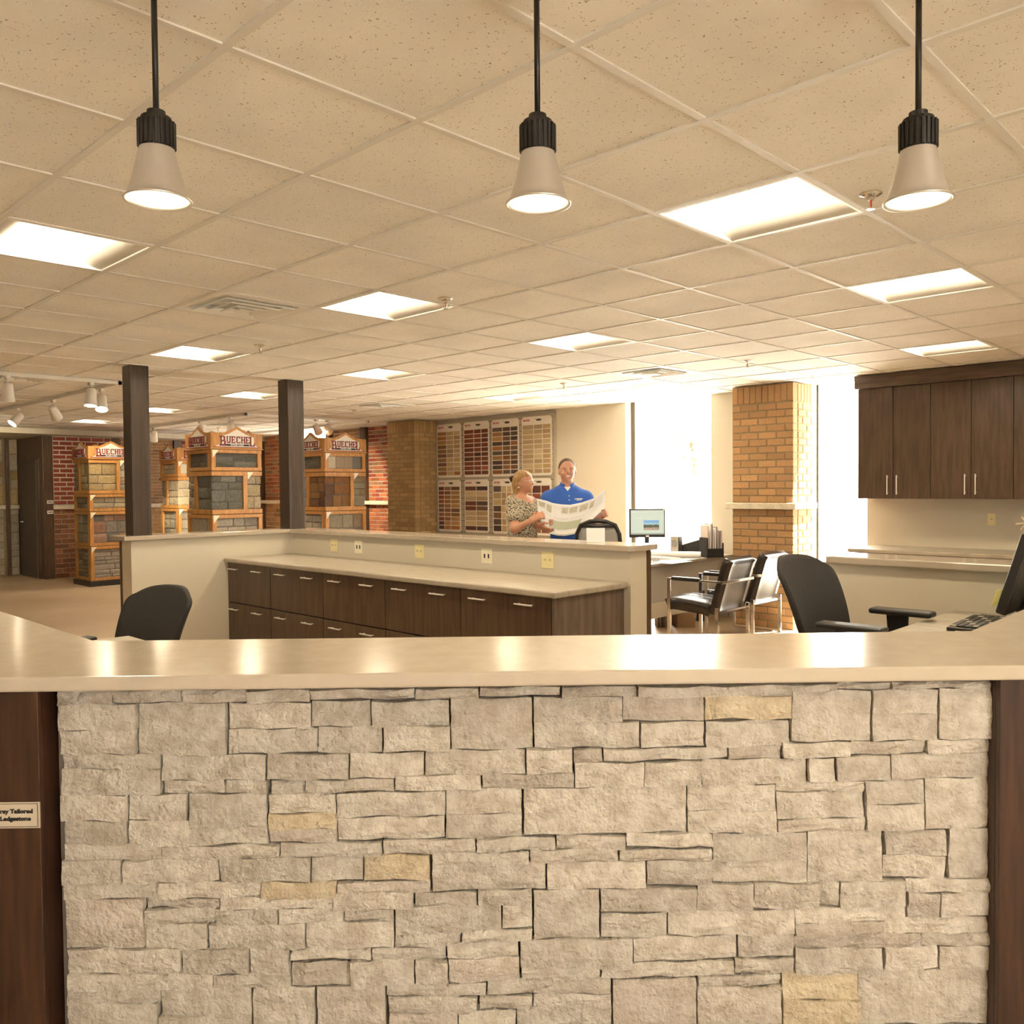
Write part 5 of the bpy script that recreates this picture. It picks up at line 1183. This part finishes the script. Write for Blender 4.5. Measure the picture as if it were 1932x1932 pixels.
def hand(w, f, s, n, curl=(30, 70), k=0.008):
    """w wrist, f along the hand, s towards the thumb, n palm side"""
    w, f, s, n = (Vector(q) for q in (w, f, s, n)); f.normalize(); s = (s-f*s.dot(f)).normalized(); n = (n-f*n.dot(f)-s*n.dot(s)).normalized(); P = []
    for o in (-0.022, 0.0, 0.022): P.append(('c', w+s*o*0.6, w+f*0.080+s*o, 0.017, 0.014, 0.02))
    for i, L in enumerate((0.070, 0.078, 0.073, 0.058)):
        b = w+f*0.084+s*(0.030-0.020*i); a1, a2 = math.radians(curl[0]), math.radians(curl[0]+curl[1])
        m = b+(f*math.cos(a1)+n*math.sin(a1))*L*0.55; e = m+(f*math.cos(a2)+n*math.sin(a2))*L*0.5
        P += [('c', b, m, 0.0092, 0.0085, k), ('c', m, e, 0.0085, 0.0070, k)]
    b = w+f*0.022+s*0.026; m = b+(s*0.7+f*0.6+n*0.35).normalized()*0.045; e = m+(f*0.9+n*0.5).normalized()*0.032
    P += [('c', b, m, 0.0125, 0.0105, 0.012), ('c', m, e, 0.0105, 0.0085, k)]
    return [(q[0], tuple(q[1]), tuple(q[2]), *q[3:]) for q in P]
def person(label, u, d):
    lat = (u-966)/FPX*d
    return thing('person', label, 'person', (0.7161*d+0.698*lat, 0.698*d-0.7161*lat, 0), CR)

# --- man in the blue polo shirt (local x: to the right, y: away, z: up)
man = person('man in a blue polo shirt smiling and holding up a wide plan sheet', 1070, 8.4)
torso = [('e',(0,0.01,1.355),(0.172,0.112,0.19),0.05),('c',(-0.03,0.02,1.500),(-0.168,0.015,1.432),0.050,0.056,0.05),('c',(0.03,0.02,1.500),(0.168,0.015,1.432),0.050,0.056,0.05),('e',(0,0.0,1.14),(0.160,0.118,0.20),0.06),('e',(0,0.01,0.96),(0.165,0.122,0.13),0.06)]
armL = [((-0.190,0.01,1.425),(-0.265,-0.02,1.195),0.050,0.044),((-0.265,-0.02,1.195),(-0.215,-0.245,1.175),0.042,0.030)]
armR = [((0.190,0.01,1.425),(0.285,0.0,1.200),0.050,0.044),((0.285,0.0,1.200),(0.335,-0.205,1.270),0.042,0.030)]
head = [('e',(0.003,0.012,1.722),(0.078,0.096,0.096),0.02),('e',(0.004,-0.018,1.672),(0.064,0.072,0.078),0.03),('c',(0.004,-0.060,1.622),(0.004,-0.052,1.628),0.024,0.026,0.03),('c',(0,0.02,1.50),(0.002,0.012,1.64),0.056,0.053,0.03),
        ('c',(0.006,-0.094,1.712),(0.007,-0.106,1.680),0.008,0.0125,0.012),('e',(-0.077,0.012,1.690),(0.011,0.018,0.031),0.008),('e',(0.083,0.012,1.690),(0.011,0.018,0.031),0.008),
        ('e',(-0.034,-0.072,1.668),(0.022,0.018,0.018),0.015),('e',(0.042,-0.072,1.668),(0.022,0.018,0.018),0.015)]
legs = []
for s in (-1, 1): legs += [('c',(s*0.085,0.01,0.92),(s*0.10,-0.01,0.50),0.085,0.060,0.04),('c',(s*0.10,-0.01,0.50),(s*0.105,0.03,0.09),0.058,0.040,0.03),('c',(s*0.105,0.04,0.045),(s*0.115,-0.14,0.035),0.042,0.034,0.03)]
body = torso + [('c',*a,0.04) for a in armL+armR] + head + legs
body += hand((-0.213,-0.25,1.175),(0.35,-0.55,0.1),(0.2,0.1,1),(0.3,-1,0),(25,55)) + hand((0.337,-0.212,1.272),(0.22,-0.85,0.18),(-0.2,0.2,1),(-1,-0.2,0),(35,85))
skin('body', body, 0.0065, 'skin_man', man)
infl = lambda L, e: [(q[0], q[1], q[2], q[3]+e, q[4]+e, q[5]) if q[0] == 'c' else (q[0], q[1], tuple(x+e for x in q[2]), q[3]) for q in L]
def lerp(a, b, t): return tuple(a[i]+(b[i]-a[i])*t for i in range(3))
slv = [('c', a[0][0], lerp(a[0][0], a[0][1], 0.72), 0.066, 0.070, 0.05) for a in (armL, armR)]
shirt = skin('polo_shirt', infl(torso, 0.015)+slv+[('c',(0,0.02,1.47),(0.001,0.018,1.540),0.085,0.072,0.03)], 0.008, 'polo', man, cut=lambda X, Y, Z: np.maximum(np.maximum(0.985-Z, Z-1.560-0.30*(Y-0.02)), np.where(Y < 0.0, np.minimum(0.036, 0.036*(Z-1.498)/0.050)-np.abs(X-0.002), -1.0)))
def collar(u, v):
    a = (u-.5)*2*2.72; rr = 0.0665+0.016*v; fr_ = abs(2*u-1)
    return (0.002+rr*math.sin(a), 0.020+(rr+0.004)*math.cos(a), 1.592-0.020*fr_**2-0.048*v-0.020*fr_**6*(0.4+v))
MB().grid(collar, 30, 4, thick=0.006).build('collar', 'polo', shirt, smooth=True)
for z, y in ((1.452,-0.131),(1.412,-0.136)): MB().ball((0.012,y,z),(0.006,0.004,0.006),10,6).build('button', 'sign_white', shirt)
MB().box(0.078,0.142,-0.122,-0.118,1.418,1.428).box(0.066,0.074,-0.122,-0.118,1.416,1.426).box(0.085,0.13,-0.122,-0.118,1.408,1.414).build('chest_logo', 'sign_white', shirt)
skin('undershirt', infl(torso, 0.007)[:3]+[('c',(0,0.018,1.45),(0.001,0.014,1.532),0.075,0.063,0.03)], 0.007, 'white_cloth', man, cut=lambda X, Y, Z: np.maximum(np.maximum(1.44-Z, Z-1.554-0.2*(Y-0.02)), np.abs(X)-0.07))
skin('trousers', [q if False else (q[0], q[1], q[2], q[3]+0.012, q[4]+0.012, q[5]) for q in legs if q[3] > 0.05]+[('e',(0,0.01,0.95),(0.174,0.128,0.10),0.05)], 0.012, 'denim', man, cut=lambda X, Y, Z: Z-1.02)
MB().grid(lambda u, v: (0.176*math.cos(u*2*math.pi), 0.01+0.131*math.sin(u*2*math.pi), 0.985+0.04*v), 28, 1, thick=0.006).build('belt', 'belt', man, smooth=True)
skin('hair', [('e',(0.002,0.022,1.737),(0.083,0.096,0.088),0.02),('e',(0,0.045,1.70),(0.080,0.072,0.075),0.02)], 0.006, 'hair_brown', man, cut=lambda X, Y, Z: np.maximum(np.maximum(1.690-Z+0.0*X, 0.60*(-Y-0.040)+0.35*(1.772-Z)), 1.715-Z-1.6*(Y+0.01)))
for s in (-1, 1):
    x = 0.005+s*0.033
    e = MB().ball((x,-0.0795,1.7055),(0.0105,0.0055,0.0042),10,6).build('eye', 'eye_white', man, smooth=True); MB().ball((x+0.002,-0.0835,1.7055),(0.0058,0.004,0.0052),8,6).build('iris', 'eye_dark', e, smooth=True)
    MB().tube([(x-0.018,-0.082,1.719),(x,-0.088,1.7235),(x+0.018,-0.080,1.719)],0.0033,6).build('eyebrow', 'hair_brown', man)
MB().grid(lambda u, v: (0.006+(u-.5)*0.052, -0.094+0.05*(u-.5)**2*4*0.5, 1.6445+0.010*(4*(u-.5)**2)*0.9-(v-.5)*0.013*(1-3.4*(u-.5)**2)), 10, 3, thick=0.003).build('teeth', 'teeth', man)
MB().tube([(0.006+t*0.030,-0.0935+0.027*t*t,1.6375+0.0115*t*t) for t in (-1,-.6,-.2,.2,.6,1)],0.0036,6).tube([(0.006+t*0.030,-0.0945+0.027*t*t,1.6505+0.003*t*t) for t in (-1,-.6,-.2,.2,.6,1)],0.0028,6).build('lips', 'lip', man)
for s in (-1, 1): pass

# --- woman in the patterned blouse, turned to the right
wom = person('blonde woman in a patterned short sleeved blouse reading the plan sheet', 985, 8.2)
wt = [('e',(0.0,0.0,1.315),(0.128,0.130,0.155),0.05),('c',(-0.082,-0.112,1.402),(0.082,0.112,1.402),0.052,0.052,0.06),('e',(0.062,-0.055,1.285),(0.085,0.085,0.085),0.06),('e',(0.0,0.0,1.09),(0.130,0.128,0.19),0.06),('e',(-0.005,0.0,0.90),(0.155,0.150,0.15),0.06)]
wa = [((-0.092,-0.128,1.392),(-0.072,-0.215,1.150),0.047,0.040),((-0.072,-0.215,1.150),(0.085,-0.285,1.232),0.038,0.025)]
wb = [((0.085,0.118,1.392),(0.10,0.10,1.155),0.046,0.040),((0.10,0.10,1.155),(0.150,-0.16,1.185),0.036,0.025)]
fx, fy = 0.86, -0.51                                     # the way the face looks
def hp(f, s, z): return (0.018+f*fx+s*0.51, f*fy+s*0.86, z)     # forward, to her left, height
wh = [('e',hp(0.0,0,1.605),(0.086,0.082,0.092),0.02),('e',hp(0.026,0,1.565),(0.066,0.062,0.074),0.03),('c',hp(0.066,0,1.520),hp(0.055,0,1.528),0.020,0.022,0.03),('c',(-0.012,0.006,1.42),hp(-0.012,0,1.53),0.047,0.043,0.03),
      ('c',hp(0.094,0,1.594),hp(0.106,0,1.570),0.006,0.011,0.012),('e',hp(-0.005,-0.074,1.580),(0.016,0.014,0.027),0.008),('e',hp(0.060,-0.036,1.556),(0.02,0.018,0.018),0.015)]
wl = []
for s in (-1, 1): wl += [('c',(s*0.045,s*0.06,0.86),(s*0.05,s*0.065,0.48),0.080,0.055,0.04),('c',(s*0.05,s*0.065,0.48),(s*0.05,s*0.07,0.08),0.052,0.036,0.03),('c',(s*0.05,s*0.07,0.04),(s*0.05+0.14,s*0.07-0.08,0.032),0.036,0.028,0.03)]
wbody = wt+[('c',*a,0.035) for a in wa+wb]+wh+wl
wbody += hand((0.088,-0.287,1.234),(0.75,-0.1,0.42),(0.1,0.35,0.9),(0.3,0.85,-0.3),(35,75)) + hand((0.152,-0.165,1.186),(0.62,-0.25,-0.42),(-0.1,-0.6,0.7),(0.2,0.3,0.9),(15,35))
skin('body', wbody, 0.0065, 'skin_woman', wom)
wslv = [('c', a[0][0], lerp(a[0][0], a[0][1], 0.50), 0.062, 0.072, 0.045) for a in (wa, wb)]
blouse = skin('blouse', infl(wt, 0.014)[:4]+[('e',(-0.005,0,0.93),(0.172,0.165,0.15),0.06)]+wslv+[('c',(-0.01,0.004,1.40),(-0.012,0.004,1.445),0.085,0.062,0.03)], 0.008, 'blouse', wom,
     cut=lambda X, Y, Z: np.maximum(np.maximum(0.86-Z, Z-1.452+0.5*(X*fx+Y*fy)), 0.062-np.sqrt((X-0.060)**2*0.8+(Y+0.036)**2*0.8+((Z-1.435)*0.60)**2)))
skin('trousers', [(q[0], q[1], q[2], q[3]+0.012, q[4]+0.012, q[5]) for q in wl if q[3] > 0.045], 0.012, 'denim', wom)
hair = skin('hair', [('e',hp(-0.012,0,1.622),(0.094,0.092,0.086),0.02),('e',hp(-0.045,0,1.575),(0.068,0.072,0.085),0.03),('c',hp(-0.060,-0.02,1.56),hp(-0.058,-0.03,1.475),0.050,0.036,0.03),('c',hp(-0.060,0.03,1.56),hp(-0.058,0.04,1.475),0.050,0.036,0.03),('c',hp(0.045,-0.045,1.655),hp(0.070,-0.030,1.640),0.030,0.020,0.02)], 0.006, 'hair_blond', wom,
     cut=lambda X, Y, Z: np.maximum(np.minimum((X-0.018)*fx+Y*fy-0.058-0.9*(Z-1.655), 0.5*0+ (X-0.018)*fx+Y*fy+0.000-0.0*(Z)) , -1) if False else np.minimum((X-0.018)*fx+Y*fy-0.012, 1.628-Z+0.30*((X-0.018)*fx+Y*fy)))
cl = MB()
for k in range(5): cl.tube([hp(-0.105,0.02*(k-2),1.655-0.004*abs(k-2)),hp(-0.128,0.026*(k-2),1.630),hp(-0.112,0.02*(k-2),1.590)],0.007,6)
cl.build('hair_clip', 'eye_dark', wom, smooth=True)
for s in (-1, 1):
    e = MB().ball(hp(0.083,s*0.030,1.598),(0.008,0.008,0.0055),10,6).build('eye', 'eye_white', wom, smooth=True); MB().ball(hp(0.0875,s*0.030,1.598),(0.005,0.005,0.005),8,6).build('iris', 'eye_dark', e, smooth=True)
g = MB()
for s in (-1, 1): g.tube([hp(0.098-0.004*abs(math.cos(t*0.524)),s*0.032+0.024*math.cos(t*0.524),1.594+0.016*math.sin(t*0.524)) for t in range(12)],0.0016,5,True)
g.tube([hp(0.092,-0.056,1.600),hp(0.0,-0.078,1.602)],0.0018,5); g.tube([hp(0.100,-0.008,1.598),hp(0.100,0.008,1.598)],0.0016,5)
g.build('glasses', 'steel', wom)
MB().tube([hp(0.089-0.016*t*t,t*0.024,1.5505+0.004*t*t) for t in (-1,-.5,0,.5,1)],0.0042,6).build('lips', 'lip', wom)
MB().ball(hp(-0.008,-0.084,1.540),(0.007,0.007,0.009),8,6).build('earring', 'steel', wom)
MB().tube([(0.03+0.05*math.cos(t),-0.02+0.05*math.sin(t),1.42+0.03*math.cos(t+0.5)) for t in (-2.6,-2.0,-1.4,-0.8,-0.2,0.4)],0.002,5).build('necklace', 'steel', wom)
MB().tube([(0.072+0.012*0,-0.279+0.027*math.cos(t*0.628),1.226+0.027*math.sin(t*0.628)) for t in range(10)],0.003,5,True).build('bracelet', 'ivory', wom)

# --- the plan sheet they hold, a curved sheet of paper
top = [(1012,940.5,8.02),(1030,944.5,8.04),(1042.5,949,8.06),(1058,951.5,8.07),(1075.5,952.5,8.06),(1098,948,8.04),(1121,940,8.06),(1132,931.5,8.10),(1142.7,923,8.14)]
bot = [(1016,978,8.00),(1027,993,8.00),(1038,1007,8.00),(1052,1010.5,8.00),(1066,1011,8.00),(1087,1007,8.00),(1104,994,8.02),(1124,974,8.06),(1142.7,957,8.11)]
def curve(C, t):
    x = t*(len(C)-1); i = min(int(x), len(C)-2); a = x-i; return tuple(C[i][k]*(1-a)+C[i+1][k]*a for k in range(3))
sheet = thing('plan_sheet', 'wide white plan sheet with small drawings held open by two people', 'plan sheet', (5.9, 5.3, 1.0))
def sp(u, v, off=0.0):
    t, b = curve(top, u), curve(bot, u); p = [t[k]+(b[k]-t[k])*v for k in range(3)]
    return tuple(np.array(ray_to(p[0], p[1], hf, p[2]+0.02*math.sin(math.pi*v)-off)) - np.array([5.9, 5.3, 1.0]))
MB().grid(lambda u, v: sp(u, v), 32, 12, thick=-0.002).build('paper', 'paper', sheet, smooth=True)
def printed(name, u0, u1, v0, v1, mt, n=4): MB().grid(lambda u, v: sp(u0+(u1-u0)*u, v0+(v1-v0)*v, 0.004), n, 3, thick=-0.0008).build(name, mt, sheet)
for a, b, c, d in ((0.03,0.115,0.10,0.30),(0.15,0.24,0.10,0.34),(0.40,0.485,0.11,0.28),(0.505,0.585,0.10,0.28),(0.615,0.70,0.10,0.30),(0.725,0.785,0.12,0.34)): printed('printed_view', a, b, c, d, 'paper_tan')
printed('printed_elevation', 0.235, 0.66, 0.55, 0.80, 'paper_green', 12)
for a, b, c in ((0.04,0.25,0.45),(0.04,0.2,0.62),(0.28,0.5,0.45),(0.53,0.7,0.45),(0.80,0.95,0.3),(0.80,0.95,0.4),(0.80,0.95,0.5)): printed('printed_line', a, b, c, c+0.010, 'paper_line', 6)
